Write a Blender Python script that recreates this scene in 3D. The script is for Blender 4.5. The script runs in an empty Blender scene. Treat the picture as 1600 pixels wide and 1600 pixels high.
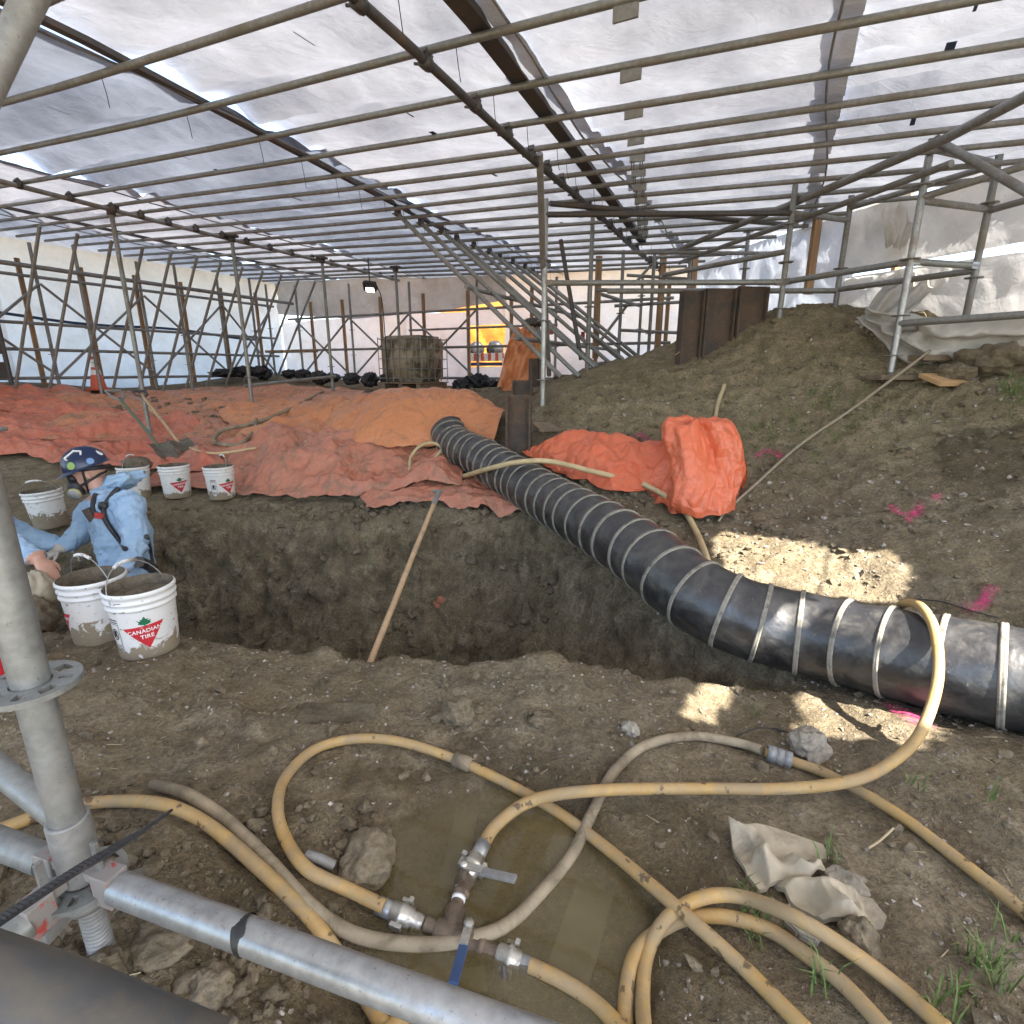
import bpy, bmesh, math, random
import numpy as np
from mathutils import Vector, Matrix

random.seed(7); np.random.seed(7)
C = bpy.context.scene.collection
S = bpy.context.scene
PI = math.pi

# ------------------------------------------------------------------ camera, world, sun, exposure
F = 828.0; CAMZ = 1.2; PITCH = math.radians(15.0)
cam_d = bpy.data.cameras.new('camera'); cam = bpy.data.objects.new('camera', cam_d); C.objects.link(cam)
cam.location = (0, 0, CAMZ); cam.rotation_euler = (math.radians(90) - PITCH, 0, 0)
cam_d.sensor_width = 36; cam_d.lens = 36 * F / 1600.0; cam_d.clip_start = 0.05; cam_d.clip_end = 400
S.camera = cam
SUN_EL = math.radians(50); SUN_AZ = math.radians(140)      # azimuth from +Y towards +X
TO_SUN = Vector((math.sin(SUN_AZ) * math.cos(SUN_EL), math.cos(SUN_AZ) * math.cos(SUN_EL), math.sin(SUN_EL)))
w = bpy.data.worlds.new('World'); S.world = w; w.use_nodes = True
wn = w.node_tree.nodes; bg = wn['Background']; bg.inputs['Strength'].default_value = 0.13
sky = wn.new('ShaderNodeTexSky'); sky.sky_type = 'NISHITA'; sky.sun_disc = False
sky.sun_elevation = SUN_EL; sky.sun_rotation = SUN_AZ; sky.dust_density = 2.0
w.node_tree.links.new(sky.outputs[0], bg.inputs[0])
sd = bpy.data.lights.new('sun', 'SUN'); sd.energy = 5.0; sd.angle = math.radians(0.53); sd.color = (1, 0.95, 0.87)
sun = bpy.data.objects.new('sun', sd); C.objects.link(sun); sun.location = TO_SUN * 30
sun.rotation_euler = (-TO_SUN).to_track_quat('-Z', 'Y').to_euler()
S.view_settings.view_transform = 'Standard'; S.view_settings.look = 'None'
S.view_settings.exposure = 2.5; S.view_settings.gamma = 1.0
S.render.engine = 'CYCLES'
S.cycles.use_denoising = True; S.cycles.max_bounces = 8; S.cycles.diffuse_bounces = 5; S.cycles.glossy_bounces = 3
S.cycles.transmission_bounces = 6; S.cycles.transparent_max_bounces = 8; S.cycles.sample_clamp_indirect = 6
S.cycles.caustics_reflective = False; S.cycles.caustics_refractive = False

# ------------------------------------------------------------------ pixel helpers (1600 px photograph)
def ray(px, py):
    cx = (px - 800) / F; cy = (800 - py) / F
    return Vector((cx, math.cos(PITCH) + cy * math.sin(PITCH), -math.sin(PITCH) + cy * math.cos(PITCH)))
def P(px, py, d): return Vector((0, 0, CAMZ)) + ray(px, py) * d
RA, RB, RC = -.04, .01, 1.5 + CAMZ                     # roof plane z = RC + RA x + RB y
def roofz(x, y): return RC + RA * x + RB * y
AZ = math.radians(26)
def UW(u, wv): return (u * math.sin(AZ) + wv * math.cos(AZ), u * math.cos(AZ) - wv * math.sin(AZ))
def toUW(x, y): return (x * math.sin(AZ) + y * math.cos(AZ), x * math.cos(AZ) - y * math.sin(AZ))
def roofpt(px, py, off=0.0):
    r = ray(px, py); t = (1.5 + off) / (r.z - RA * r.x - RB * r.y); return Vector((0, 0, CAMZ)) + r * t

# ------------------------------------------------------------------ numpy noise
_perm = np.random.RandomState(3).permutation(256).astype(np.int64); _perm = np.concatenate([_perm, _perm])
_g = np.random.RandomState(5).normal(size=(256, 3)); _g /= np.linalg.norm(_g, axis=1)[:, None]
def pn(x, y, z):
    x, y, z = np.broadcast_arrays(np.asarray(x, float), np.asarray(y, float), np.asarray(z, float))
    xi, yi, zi = np.floor(x).astype(np.int64), np.floor(y).astype(np.int64), np.floor(z).astype(np.int64)
    fx, fy, fz = x - xi, y - yi, z - zi
    xi &= 255; yi &= 255; zi &= 255
    u, v, ww = [t * t * t * (t * (t * 6 - 15) + 10) for t in (fx, fy, fz)]
    def gr(i, j, k):
        h = _perm[_perm[_perm[(xi + i) & 255] + ((yi + j) & 255)] + ((zi + k) & 255)] & 255
        g = _g[h]; return g[..., 0] * (fx - i) + g[..., 1] * (fy - j) + g[..., 2] * (fz - k)
    def lp(a, b, t): return a + (b - a) * t
    return 1.6 * lp(lp(lp(gr(0,0,0), gr(1,0,0), u), lp(gr(0,1,0), gr(1,1,0), u), v),
                    lp(lp(gr(0,0,1), gr(1,0,1), u), lp(gr(0,1,1), gr(1,1,1), u), v), ww)
def fbm(x, y, z, o=4, g=.5):
    s = 0; a = 1.0
    for i in range(o):
        s = s + a * pn(x, y, z); x = x * 2.03 + 7.1; y = y * 2.03 + 3.7; z = z * 2.03 + 1.3; a *= g
    return s
def ridged(x, y, z, o=3, g=.5):
    s = 0; a = 1.0
    for i in range(o):
        s = s + a * (1 - np.abs(pn(x, y, z)) * 2.2); x = x * 2.03 + 5.1; y = y * 2.03 + 2.7; z = z * 2.03 + 9.3; a *= g
    return s

def tri(x, y, seed=0, wp=.35):
    # facetted noise: random heights on a triangle lattice joined by flat facets, like creased plastic
    x = np.asarray(x, float); y = np.asarray(y, float)
    x, y = x + wp * pn(x * .7 + seed, y * .7, 1.1) + wp * .4 * pn(x * 1.9, y * 1.9 + seed, 2.2), y + wp * pn(x * .7, y * .7 + seed, 5.5) + wp * .4 * pn(x * 1.9 + seed, y * 1.9, 7.7)
    sx, sy = x + y * .577, y * 1.155; i, j = np.floor(sx).astype(np.int64), np.floor(sy).astype(np.int64); fx, fy = sx - i, sy - j; s = int(seed * 13) & 255
    def h(a, b): return (_perm[(_perm[(a + s) & 255] + (b & 255)) & 255] / 127.5) - 1
    lo = fx > fy
    return np.where(lo, h(i, j) * (1 - fx) + h(i + 1, j) * (fx - fy) + h(i + 1, j + 1) * fy, h(i, j) * (1 - fy) + h(i, j + 1) * (fy - fx) + h(i + 1, j + 1) * fx)
# ------------------------------------------------------------------ materials
MAT = {}
def lin(c): return tuple(c) + (1,) if len(c) == 3 else c
class NT:
    def __init__(s, name):
        m = bpy.data.materials.new(name); m.use_nodes = True; s.m = m; s.t = m.node_tree; s.n = s.t.nodes
        s.b = s.n['Principled BSDF']; s.out = s.n['Material Output']; s.co = s.n.new('ShaderNodeTexCoord')
        MAT[name] = m
    def link(s, a, b): s.t.links.new(a, b)
    def map(s, scale=(1,1,1), src='Object', rot=(0,0,0)):
        k = s.n.new('ShaderNodeMapping'); k.inputs['Scale'].default_value = scale; k.inputs['Rotation'].default_value = rot
        s.link(s.co.outputs[src], k.inputs[0]); return k.outputs[0]
    def noise(s, scale, detail=4, rough=.55, vec=None, dist=0.0):
        k = s.n.new('ShaderNodeTexNoise'); k.inputs['Scale'].default_value = scale; k.inputs['Detail'].default_value = detail
        k.inputs['Roughness'].default_value = rough; k.inputs['Distortion'].default_value = dist
        s.link(vec if vec is not None else s.co.outputs['Object'], k.inputs['Vector']); return k.outputs['Fac']
    def voro(s, scale, vec=None, feat='F1', out='Distance'):
        k = s.n.new('ShaderNodeTexVoronoi'); k.inputs['Scale'].default_value = scale; k.feature = feat
        s.link(vec if vec is not None else s.co.outputs['Object'], k.inputs['Vector']); return k.outputs[out]
    def ramp(s, fac, stops):
        k = s.n.new('ShaderNodeValToRGB'); e = k.color_ramp.elements
        while len(e) < len(stops): e.new(.5)
        for i, (p, c) in enumerate(stops):
            e[i].position = p; e[i].color = lin(c) if not isinstance(c, (int, float)) else (c, c, c, 1)
        s.link(fac, k.inputs[0]); return k.outputs[0]
    def mix(s, fac, a, b, mode='MIX'):
        k = s.n.new('ShaderNodeMix'); k.data_type = 'RGBA'; k.blend_type = mode
        for i, v in ((0, fac), (6, a), (7, b)):
            if isinstance(v, (int, float)): k.inputs[i].default_value = v
            elif isinstance(v, tuple): k.inputs[i].default_value = lin(v)
            else: s.link(v, k.inputs[i])
        return k.outputs[2]
    def math(s, op, a, b=0.0):
        k = s.n.new('ShaderNodeMath'); k.operation = op; k.use_clamp = False
        for i, v in ((0, a), (1, b)):
            if isinstance(v, (int, float)): k.inputs[i].default_value = v
            else: s.link(v, k.inputs[i])
        return k.outputs[0]
    def bump(s, h, strength=.3, dist=.01, prev=None):
        k = s.n.new('ShaderNodeBump'); k.inputs['Strength'].default_value = strength; k.inputs['Distance'].default_value = dist
        s.link(h, k.inputs['Height'])
        if prev is not None: s.link(prev, k.inputs['Normal'])
        return k.outputs[0]
    def set(s, base=None, rough=None, normal=None, metal=None, spec=None):
        for nm, v in (('Base Color', base), ('Roughness', rough), ('Normal', normal), ('Metallic', metal), ('Specular IOR Level', spec)):
            if v is None: continue
            if isinstance(v, (int, float)): s.b.inputs[nm].default_value = v
            elif isinstance(v, tuple): s.b.inputs[nm].default_value = lin(v)
            else: s.link(v, s.b.inputs[nm])
        return s.m

def plain(name, c, rough=.6, metal=0.0, var=.25, scale=8, bump=.15, dirt=None, dscale=5, dlo=.5, dhi=.62, rot=(0,0,0), sc=(1,1,1)):
    t = NT(name); v = t.map(sc)
    n = t.noise(scale, 5, .6, v)
    col = t.ramp(n, [(.25, tuple(x * (1 - var) for x in c)), (.75, tuple(min(1, x * (1 + var)) for x in c))])
    rr = rough
    if dirt is not None:
        d = t.ramp(t.noise(dscale, 6, .65, v, .6), [(dlo, 0.0), (dhi, 1.0)])
        col = t.mix(d, col, dirt); rr = t.ramp(d, [(0, rough), (1, .9)])
    return t.set(col, rr, t.bump(t.noise(scale * 6, 4, .6, v), bump, .004), metal)

def build_materials():
    # soil : vertex attribute "tone" r = moisture, g = gravel/tan, b = grass stain
    t = NT('soil'); at = t.n.new('ShaderNodeAttribute'); at.attribute_name = 'tone'
    sp = t.n.new('ShaderNodeSeparateColor'); t.link(at.outputs['Color'], sp.inputs[0])
    big = t.noise(2.2, 7, .62); mid = t.noise(11, 6, .65, None, .4); fine = t.noise(70, 5, .7); grit = t.noise(260, 3, .6)
    base = t.ramp(mid, [(.28, (.14, .108, .066)), (.5, (.27, .216, .138)), (.74, (.44, .368, .25))])
    tan = t.ramp(mid, [(.25, (.21, .165, .095)), (.5, (.36, .29, .175)), (.75, (.5, .415, .27))])
    f = t.math('ADD', sp.outputs[1], t.math('MULTIPLY', t.math('SUBTRACT', big, .5), 1.3))
    col = t.mix(t.ramp(f, [(.35, 0.0), (.7, 1.0)]), base, tan)
    wet = t.ramp(mid, [(.3, (.1, .075, .04)), (.7, (.2, .154, .088))])
    fw = t.math('ADD', sp.outputs[0], t.math('MULTIPLY', t.math('SUBTRACT', t.noise(4.5, 7, .7), .5), 1.5))
    wm = t.ramp(fw, [(.4, 0.0), (.62, 1.0)])
    col = t.mix(wm, col, wet)
    lay = t.ramp(t.noise(2.5, 5, .65, t.map((.6, .6, 5.0))), [(.42, 0.0), (.6, .45)]); col = t.mix(lay, col, (.235, .178, .095))
    col = t.mix(t.ramp(fine, [(.35, .55), (.62, 0.0)]), col, (.05, .04, .03))
    col = t.mix(t.ramp(grit, [(.6, 0.0), (.72, .5)]), col, (.36, .32, .26))
    vc = t.n.new('ShaderNodeTexVoronoi'); vc.inputs['Scale'].default_value = 85; t.link(t.co.outputs['Object'], vc.inputs['Vector'])
    peb = t.ramp(vc.outputs['Distance'], [(.16, 1.0), (.24, 0.0)])
    pcol = t.ramp(t.noise(300, 1), [(.3, (.13, .11, .09)), (.7, (.38, .35, .3))])
    sel = t.ramp(t.noise(19, 3), [(.5, 0.0), (.6, .8)])
    col = t.mix(t.math('MULTIPLY', peb, sel), col, pcol)
    gm = t.math('MULTIPLY', sp.outputs[2], t.ramp(t.noise(9, 6, .7), [(.45, 0.0), (.62, .8)]))
    col = t.mix(gm, col, (.062, .078, .026))
    b1 = t.bump(mid, .8, .08); b2 = t.bump(fine, .75, .014, b1); b3 = t.bump(grit, .55, .005, b2)
    b4 = t.bump(t.math('MULTIPLY', peb, sel), .5, .006, b3)
    t.set(col, t.ramp(wm, [(0, .95), (1, .62)]), b4, 0.0, .25)
    # clods and stones
    t = NT('clod'); n = t.noise(6, 6, .65); f = t.noise(55, 5, .7)
    col = t.mix(t.ramp(f, [(.35, .5), (.6, 0.0)]), t.ramp(n, [(.3, (.11, .087, .056)), (.7, (.28, .228, .152))]), (.05, .04, .03))
    t.set(col, .95, t.bump(f, .8, .012, t.bump(n, .6, .03)), 0, .2)
    t = NT('stone'); n = t.noise(9, 6, .65); f = t.noise(90, 5, .7)
    col = t.mix(t.ramp(f, [(.35, .4), (.6, 0.0)]), t.ramp(n, [(.3, (.19, .165, .125)), (.7, (.4, .36, .29))]), (.12, .1, .08))
    t.set(col, .9, t.bump(f, .5, .006, t.bump(n, .5, .02)), 0, .3)
    t = NT('pebble'); oi = t.noise(38, 1); col = t.ramp(oi, [(.3, (.11, .09, .065)), (.5, (.2, .17, .13)), (.72, (.44, .4, .34))])
    t.set(col, .9, t.bump(t.noise(150, 3), .4, .003), 0, .3)
    # galvanised tubes
    def galv(name, c, rough, metal, dirtc, dlo, dhi, ds=4):
        t = NT(name); v = t.map((1, 1, 1)); n = t.noise(45, 3, .6, v); n2 = t.noise(ds, 6, .7, v, .5); sp_ = t.noise(170, 2, .5, v)
        col = t.ramp(n, [(.3, tuple(x * .8 for x in c)), (.7, tuple(min(1, x * 1.15) for x in c))])
        d = t.ramp(n2, [(dlo, 0.0), (dhi, 1.0)]); col = t.mix(d, col, dirtc)
        col = t.mix(t.ramp(sp_, [(.66, 0.0), (.72, .5)]), col, (.12, .1, .085))
        t.set(col, t.ramp(d, [(0, rough), (1, .85)]), t.bump(n2, .15, .004), t.ramp(d, [(0, metal), (1, 0.0)]))
    galv('galv', (.24, .25, .24), .45, .45, (.2, .175, .14), .48, .7)
    galv('galv_bright', (.36, .37, .37), .36, .6, (.27, .24, .2), .54, .74)
    galv('galv_dull', (.25, .252, .245), .5, .3, (.165, .15, .125), .45, .7)
    galv('steel_dark', (.085, .08, .078), .55, .4, (.14, .1, .07), .5, .75)
    galv('rusty', (.13, .085, .058), .85, .15, (.06, .053, .048), .38, .62, 7)
    galv('pipe_rust', (.17, .125, .085), .7, .3, (.075, .055, .04), .42, .62, 30)
    galv('brass_grey', (.5, .48, .42), .35, .8, (.2, .165, .12), .5, .7, 25)
    plain('red_paint', (.42, .045, .035), .6, 0, .25, 20, .1, (.2, .13, .1), 15, .5, .65); plain('red_worn', (.38, .06, .05), .6, .1, .25, 30, .1, (.24, .22, .2), 38, .34, .44); plain('pipe_grimy', (.075, .078, .08), .6, .1, .3, 6, .2, (.14, .12, .09), 7, .45, .65); plain('shovel_steel', (.16, .14, .11), .7, .2, .3, 12, .2, (.11, .09, .065), 9, .4, .6)
    plain('black_rubber', (.02, .02, .022), .5, 0, .3, 30, .1, (.1, .085, .065), 10, .55, .75)
    plain('black_plastic', (.014, .014, .016), .55, 0, .4, 20, .2, (.07, .06, .05), 9, .55, .75)
    plain('blue_plastic', (.03, .06, .14), .5)
    plain('navy_shell', (.012, .024, .07), .28, 0, .2, 6, .03)
    plain('white_plastic', (.72, .71, .68), .45, 0, .05, 5, .05, (.2, .165, .115), 9, .55, .64)
    plain('white_paint', (.8, .8, .78), .5, 0, .05)
    plain('lime', (.28, .45, .12), .5); plain('yellow_grey', (.55, .52, .16), .5, 0, .15)
    plain('rubber_hose_mud', (.29, .235, .155), .8, 0, .25, 12, .2, (.16, .125, .08), 10, .45, .62)
    plain('wood', (.28, .17, .085), .7, 0, .35, 5, .25, None, 5, .5, .6, (0,0,0), (6, 6, .5))
    plain('wood_handle', (.5, .34, .19), .6, 0, .18, 6, .1, (.26, .19, .12), 6, .5, .72)
    plain('board', (.25, .18, .115), .8, 0, .35, 6, .25, (.15, .12, .085), 5, .45, .65)
    plain('board_fresh', (.46, .29, .14), .75, 0, .2, 8, .2)
    plain('board_wet', (.16, .135, .075), .35, 0, .25, 6, .1)
    plain('skin', (.5, .28, .2), .5, 0, .12, 20, .1)
    plain('glove', (.46, .41, .34), .85, 0, .2, 25, .3, (.25, .2, .15), 18, .5, .65)
    plain('glass_fibre', (.34, .33, .3), .6)
    plain('rope', (.3, .25, .18), .9, 0, .25, 60, .3)
    plain('tank', (.33, .28, .2), .6, 0, .15, 3, .1, (.13, .1, .065), 1.6, .46, .56)
    plain('sack', (.4, .345, .25), .88, 0, .18, 14, .35, (.21, .17, .12), 7, .5, .68)
    plain('slab', (.4, .36, .29), .9, 0, .15, 30, .35, (.24, .2, .15), 9, .52, .7)
    plain('grass', (.1, .16, .035), .6, 0, .4, 30, .05)
    plain('root', (.24, .18, .11), .85); plain('straw', (.42, .34, .2), .85)
    plain('vinyl', (.5, .52, .56), .3)
    # air hose yellow with grime
    t = NT('hose'); n = t.noise(14, 5, .65); g = t.ramp(t.noise(9, 7, .75, None, .8), [(.36, .1), (.6, .9)])
    col = t.mix(g, t.ramp(n, [(.3, (.4, .228, .055)), (.7, (.5, .32, .105))]), (.3, .225, .13))
    k = t.ramp(t.noise(24, 4, .6, t.map((1, 1, 1))), [(.62, 0.0), (.66, .85)]); col = t.mix(k, col, (.085, .055, .03))
    t.set(col, t.ramp(g, [(0, .5), (1, .85)]), t.bump(t.noise(70, 4), .25, .003))
    t = NT('hose_pale'); n = t.noise(9, 5, .65); col = t.ramp(n, [(.3, (.42, .32, .17)), (.7, (.6, .48, .27))])
    t.set(col, .7, t.bump(t.noise(60, 4), .25, .003))
    # duct fabric
    t = NT('duct'); n = t.noise(7, 6, .7, None, .8); d = t.ramp(n, [(.45, 0.0), (.75, .6)])
    dr = t.ramp(t.noise(42, 4, .65, t.map((1, 1, .35))), [(.66, 0.0), (.74, .5)])
    col = t.mix(d, (.018, .018, .02), (.13, .12, .1)); col = t.mix(dr, col, (.24, .22, .18))
    t.set(col, t.ramp(d, [(0, .38), (1, .6)]), t.bump(t.noise(30, 4, .6), .25, .006, t.bump(t.noise(9, 3), .45, .02)), 0, .9)
    plain('duct_band', (.24, .22, .18), .8, 0, .25, 40, .3, (.11, .1, .08), 18, .5, .65)
    # tarps
    def tarp(name, c1, c2, dirt, dlo, dhi):
        t = NT(name); n = t.noise(3, 6, .6); d = t.ramp(t.noise(5.5, 8, .72, None, .8), [(dlo, 0.0), (dhi, 1.0)])
        col = t.ramp(n, [(.3, c1), (.7, c2)]); dust = t.ramp(t.noise(16, 6, .7), [(.35, .05), (.8, .6)])
        col = t.mix(dust, col, tuple(x * .45 + y * .55 for x, y in zip((.3, .22, .16), c2)))
        col = t.mix(d, col, dirt)
        cr = t.voro(9, None, 'DISTANCE_TO_EDGE'); cr2 = t.voro(23, None, 'DISTANCE_TO_EDGE')
        b = t.bump(t.ramp(cr, [(0, 0.0), (.25, 1.0)]), .35, .02); b = t.bump(t.ramp(cr2, [(0, 0.0), (.2, 1.0)]), .22, .008, b)
        b = t.bump(t.noise(22, 4), .3, .01, b)
        t.set(col, t.ramp(d, [(0, .4), (1, .9)]), b, 0, .5)
    tarp('tarp_red', (.47, .115, .06), (.54, .16, .09), (.24, .15, .1), .54, .8)
    tarp('tarp_pink', (.46, .15, .085), (.52, .2, .12), (.21, .15, .1), .48, .7)
    tarp('tarp_orange', (.56, .19, .065), (.6, .23, .09), (.2, .14, .085), .56, .75)
    tarp('tarp_muddy', (.5, .17, .075), (.54, .21, .1), (.23, .165, .105), .5, .66)
    tarp('tarp_bright', (.66, .12, .045), (.74, .17, .075), (.36, .2, .12), .62, .85)
    # translucent sheeting
    def sheet(name, c, tr, dirt, dlo, dhi, bs=1.0, wv=.12):
        t = NT(name); t.n.remove(t.b)
        n = t.noise(1.1, 6, .65, t.map((1, 1, 1), 'Object', (0, 0, AZ))); d = t.ramp(n, [(dlo, 0.0), (dhi, 1.0)])
        col = t.mix(d, c, dirt); fold_shade = t.noise(4, 6, .62, t.map((1.0, 2.2, 1.6), 'Object', (0, 0, AZ + .5)), .5)
        col = t.mix(t.ramp(fold_shade, [(.33, wv), (.62, 0.0)]), col, tuple(x * .5 for x in dirt))  # fold shading put into the film colour as darker streaks
        nb = t.bump(fold_shade, .5 * bs, .05); nb = t.bump(t.noise(14, 4, .6, t.map((1, .35, 1))), .35 * bs, .02, nb)
        a = t.n.new('ShaderNodeBsdfTranslucent'); b = t.n.new('ShaderNodeBsdfDiffuse'); g = t.n.new('ShaderNodeBsdfGlossy')
        g.inputs['Roughness'].default_value = .35
        for q in (a, b): t.link(col, q.inputs['Color']); t.link(nb, q.inputs['Normal'])
        t.link(nb, g.inputs['Normal'])
        m1 = t.n.new('ShaderNodeMixShader'); m1.inputs[0].default_value = 1 - tr; t.link(a.outputs[0], m1.inputs[1]); t.link(b.outputs[0], m1.inputs[2])
        m2 = t.n.new('ShaderNodeMixShader'); m2.inputs[0].default_value = .05; t.link(m1.outputs[0], m2.inputs[1]); t.link(g.outputs[0], m2.inputs[2])
        t.link(m2.outputs[0], t.out.inputs['Surface'])
    sheet('roof_film', (.71, .73, .78), .115, (.35, .365, .41), .4, .74)
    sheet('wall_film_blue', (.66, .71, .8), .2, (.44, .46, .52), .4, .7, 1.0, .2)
    sheet('roof_film_b', (.5, .56, .66), .105, (.24, .27, .33), .38, .7)
    sheet('wall_film', (.9, .88, .84), .66, (.72, .7, .66), .45, .75)
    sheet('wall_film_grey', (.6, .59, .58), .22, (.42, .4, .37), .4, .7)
    sheet('drape_film', (.62, .6, .55), .25, (.42, .39, .33), .4, .7)
    sheet('tarp_backlit', (.9, .36, .05), .45, (.85, .26, .03), .4, .7)
    # pink marking paint with broken edges
    t = NT('pink_spray'); n = t.noise(24, 6, .75); u = t.ramp(n, [(.4, 0.0), (.6, 1.0)])
    at = t.n.new('ShaderNodeAttribute'); at.attribute_name = 'tone'; sp = t.n.new('ShaderNodeSeparateColor'); t.link(at.outputs['Color'], sp.inputs[0])
    t.set((.62, .07, .19), .8, t.bump(t.noise(120, 3), .4, .004)); t.link(t.math('MULTIPLY', t.math('MULTIPLY', u, sp.outputs[0]), .75), t.b.inputs['Alpha'])
    # pit water
    t = NT('water'); n = t.noise(3, 5, .6); col = t.ramp(n, [(.3, (.115, .086, .032)), (.7, (.185, .145, .066))])
    t.set(col, .04, t.bump(t.noise(18, 2), .02, .005), 0, .6); at = t.n.new('ShaderNodeAttribute'); at.attribute_name = 'tone'; sp = t.n.new('ShaderNodeSeparateColor'); t.link(at.outputs['Color'], sp.inputs[0]); t.link(t.math('MULTIPLY', sp.outputs[0], t.ramp(t.noise(5, 5, .6), [(.35, .75), (.65, 1.0)])), t.b.inputs['Alpha'])
    # coverall
    t = NT('coverall'); n = t.noise(10, 5, .6); cr = t.voro(13, None, 'DISTANCE_TO_EDGE')
    col = t.ramp(n, [(.3, (.25, .38, .54)), (.7, (.36, .5, .65))])
    b = t.bump(t.ramp(cr, [(0, 0.0), (.2, 1.0)]), .35, .012, t.bump(n, .5, .03)); t.set(col, .75, b)
    # white pail, muddy
    t = NT('pail'); v = t.map((1, 1, 1)); sx = t.n.new('ShaderNodeSeparateXYZ'); t.link(t.co.outputs['Object'], sx.inputs[0])
    zz = sx.outputs[2]; n = t.noise(17, 6, .68, v, .6)
    low = t.ramp(t.math('ADD', t.math('MULTIPLY', zz, -4.2), t.math('MULTIPLY', n, 1.7)), [(.08, 0.0), (.18, 1.0)])
    spl = t.ramp(t.noise(26, 5, .6, t.map((1, 1, 2.2))), [(.63, 0.0), (.67, .9)])
    col = t.mix(low, (.72, .71, .68), (.27, .22, .15)); col = t.mix(spl, col, (.2, .155, .105))
    t.set(col, t.ramp(low, [(0, .42), (1, .9)]), t.bump(low, .4, .004))
    t = NT('mud'); n = t.noise(20, 6, .65); t.set(t.ramp(n, [(.3, (.085, .066, .043)), (.7, (.18, .145, .1))]), .8, t.bump(n, .7, .02, t.bump(t.noise(90, 4), .5, .005)))
    t = NT('lamp_glow'); t.b.inputs['Emission Color'].default_value = (.8, 1, .9, 1); t.b.inputs['Emission Strength'].default_value = 4.0
build_materials()

# ------------------------------------------------------------------ mesh builder
class MB:
    def __init__(s): s.v = []; s.f = []; s.sm = []
    def add(s, verts, faces, smooth=False):
        o = len(s.v); s.v += [tuple(q) for q in verts]; s.f += [tuple(i + o for i in f) for f in faces]; s.sm += [smooth] * len(faces); return s
    def box(s, c, size, rot=None):
        hx, hy, hz = [q / 2 for q in size]; c = Vector(c); R = rot if rot is not None else Matrix.Identity(3)
        b = min(hx, hy, hz) * .12; vs = []; fs = []
        m = bmesh.new(); bmesh.ops.create_cube(m, size=1)
        for q in m.verts: q.co = Vector((q.co.x * hx * 2, q.co.y * hy * 2, q.co.z * hz * 2))
        bmesh.ops.bevel(m, geom=m.edges[:], offset=b, segments=1, affect='EDGES', profile=.5)
        m.verts.index_update(); vs = [c + R @ q.co for q in m.verts]; fs = [[q.index for q in f.verts] for f in m.faces]; m.free()
        return s.add(vs, fs)
    def tube(s, pts, r, n=10, cap=True, rf=None):
        pts = [Vector(q) for q in pts]; N = len(pts)
        T = [(pts[min(i + 1, N - 1)] - pts[max(i - 1, 0)]).normalized() for i in range(N)]
        a = Vector((0, 0, 1)) if abs(T[0].z) < .9 else Vector((1, 0, 0)); nn = (a - T[0] * a.dot(T[0])).normalized()
        vs = []
        for i in range(N):
            nn = (nn - T[i] * nn.dot(T[i])).normalized(); bb = T[i].cross(nn)
            for k in range(n):
                th = 2 * PI * k / n; rr = r[i] if isinstance(r, (list, tuple)) else r
                if rf: rr = rr * rf(i, k)
                vs.append(pts[i] + (nn * math.cos(th) + bb * math.sin(th)) * rr)
        fs = [(i * n + k, i * n + (k + 1) % n, (i + 1) * n + (k + 1) % n, (i + 1) * n + k) for i in range(N - 1) for k in range(n)]
        s.add(vs, fs, True)
        if cap:
            s.add(vs[:n], [tuple(range(n - 1, -1, -1))]); s.add(vs[-n:], [tuple(range(n))])
        return s
    def lathe(s, prof, c=(0, 0, 0), R=None, n=24, close=False):
        c = Vector(c); R = R if R is not None else Matrix.Identity(3); vs = []
        for (r, z) in prof:
            for k in range(n):
                a = 2 * PI * k / n; vs.append(c + R @ Vector((r * math.cos(a), r * math.sin(a), z)))
        fs = [(i * n + k, i * n + (k + 1) % n, (i + 1) * n + (k + 1) % n, (i + 1) * n + k) for i in range(len(prof) - 1) for k in range(n)]
        return s.add(vs, fs, True)
    def grid(s, A):            # A numpy (nu,nv,3)
        nu, nv = A.shape[:2]
        o = len(s.v); s.v += [tuple(q) for q in A.reshape(-1, 3)]
        for i in range(nu - 1):
            for j in range(nv - 1): s.f.append((o + i * nv + j, o + (i + 1) * nv + j, o + (i + 1) * nv + j + 1, o + i * nv + j + 1)); s.sm.append(True)
        return s
    def build(s, name, mat, parent=None):
        me = bpy.data.meshes.new(name); me.from_pydata(s.v, [], s.f); me.polygons.foreach_set('use_smooth', s.sm)
        me.materials.append(MAT[mat]); me.update()
        o = bpy.data.objects.new(name, me); C.objects.link(o)
        if parent is not None: o.parent = parent; o.matrix_parent_inverse = parent.matrix_basis.inverted()
        return o
def frame(z):
    z = Vector(z).normalized(); return z.to_track_quat('Z', 'Y').to_matrix()
def thing(name, label, cat, loc=(0, 0, 0), group=None, rz=0):
    o = bpy.data.objects.new(name, None); C.objects.link(o); o.location = loc; o.rotation_euler = (0, 0, rz); o.empty_display_size = .1
    o['label'] = label; o['category'] = cat
    if group: o['group'] = group
    return o
def tag(o, label, cat, group=None):
    o['label'] = label; o['category'] = cat
    if group: o['group'] = group
    return o
def struct(o, kind='structure', label=None):
    o['kind'] = kind
    if label: o['label'] = label
    return o
def copy_tree(o, parent=None):
    c = o.copy(); C.objects.link(c); c.parent = parent
    for ch in list(o.children): copy_tree(ch, c)
    return c
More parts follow.
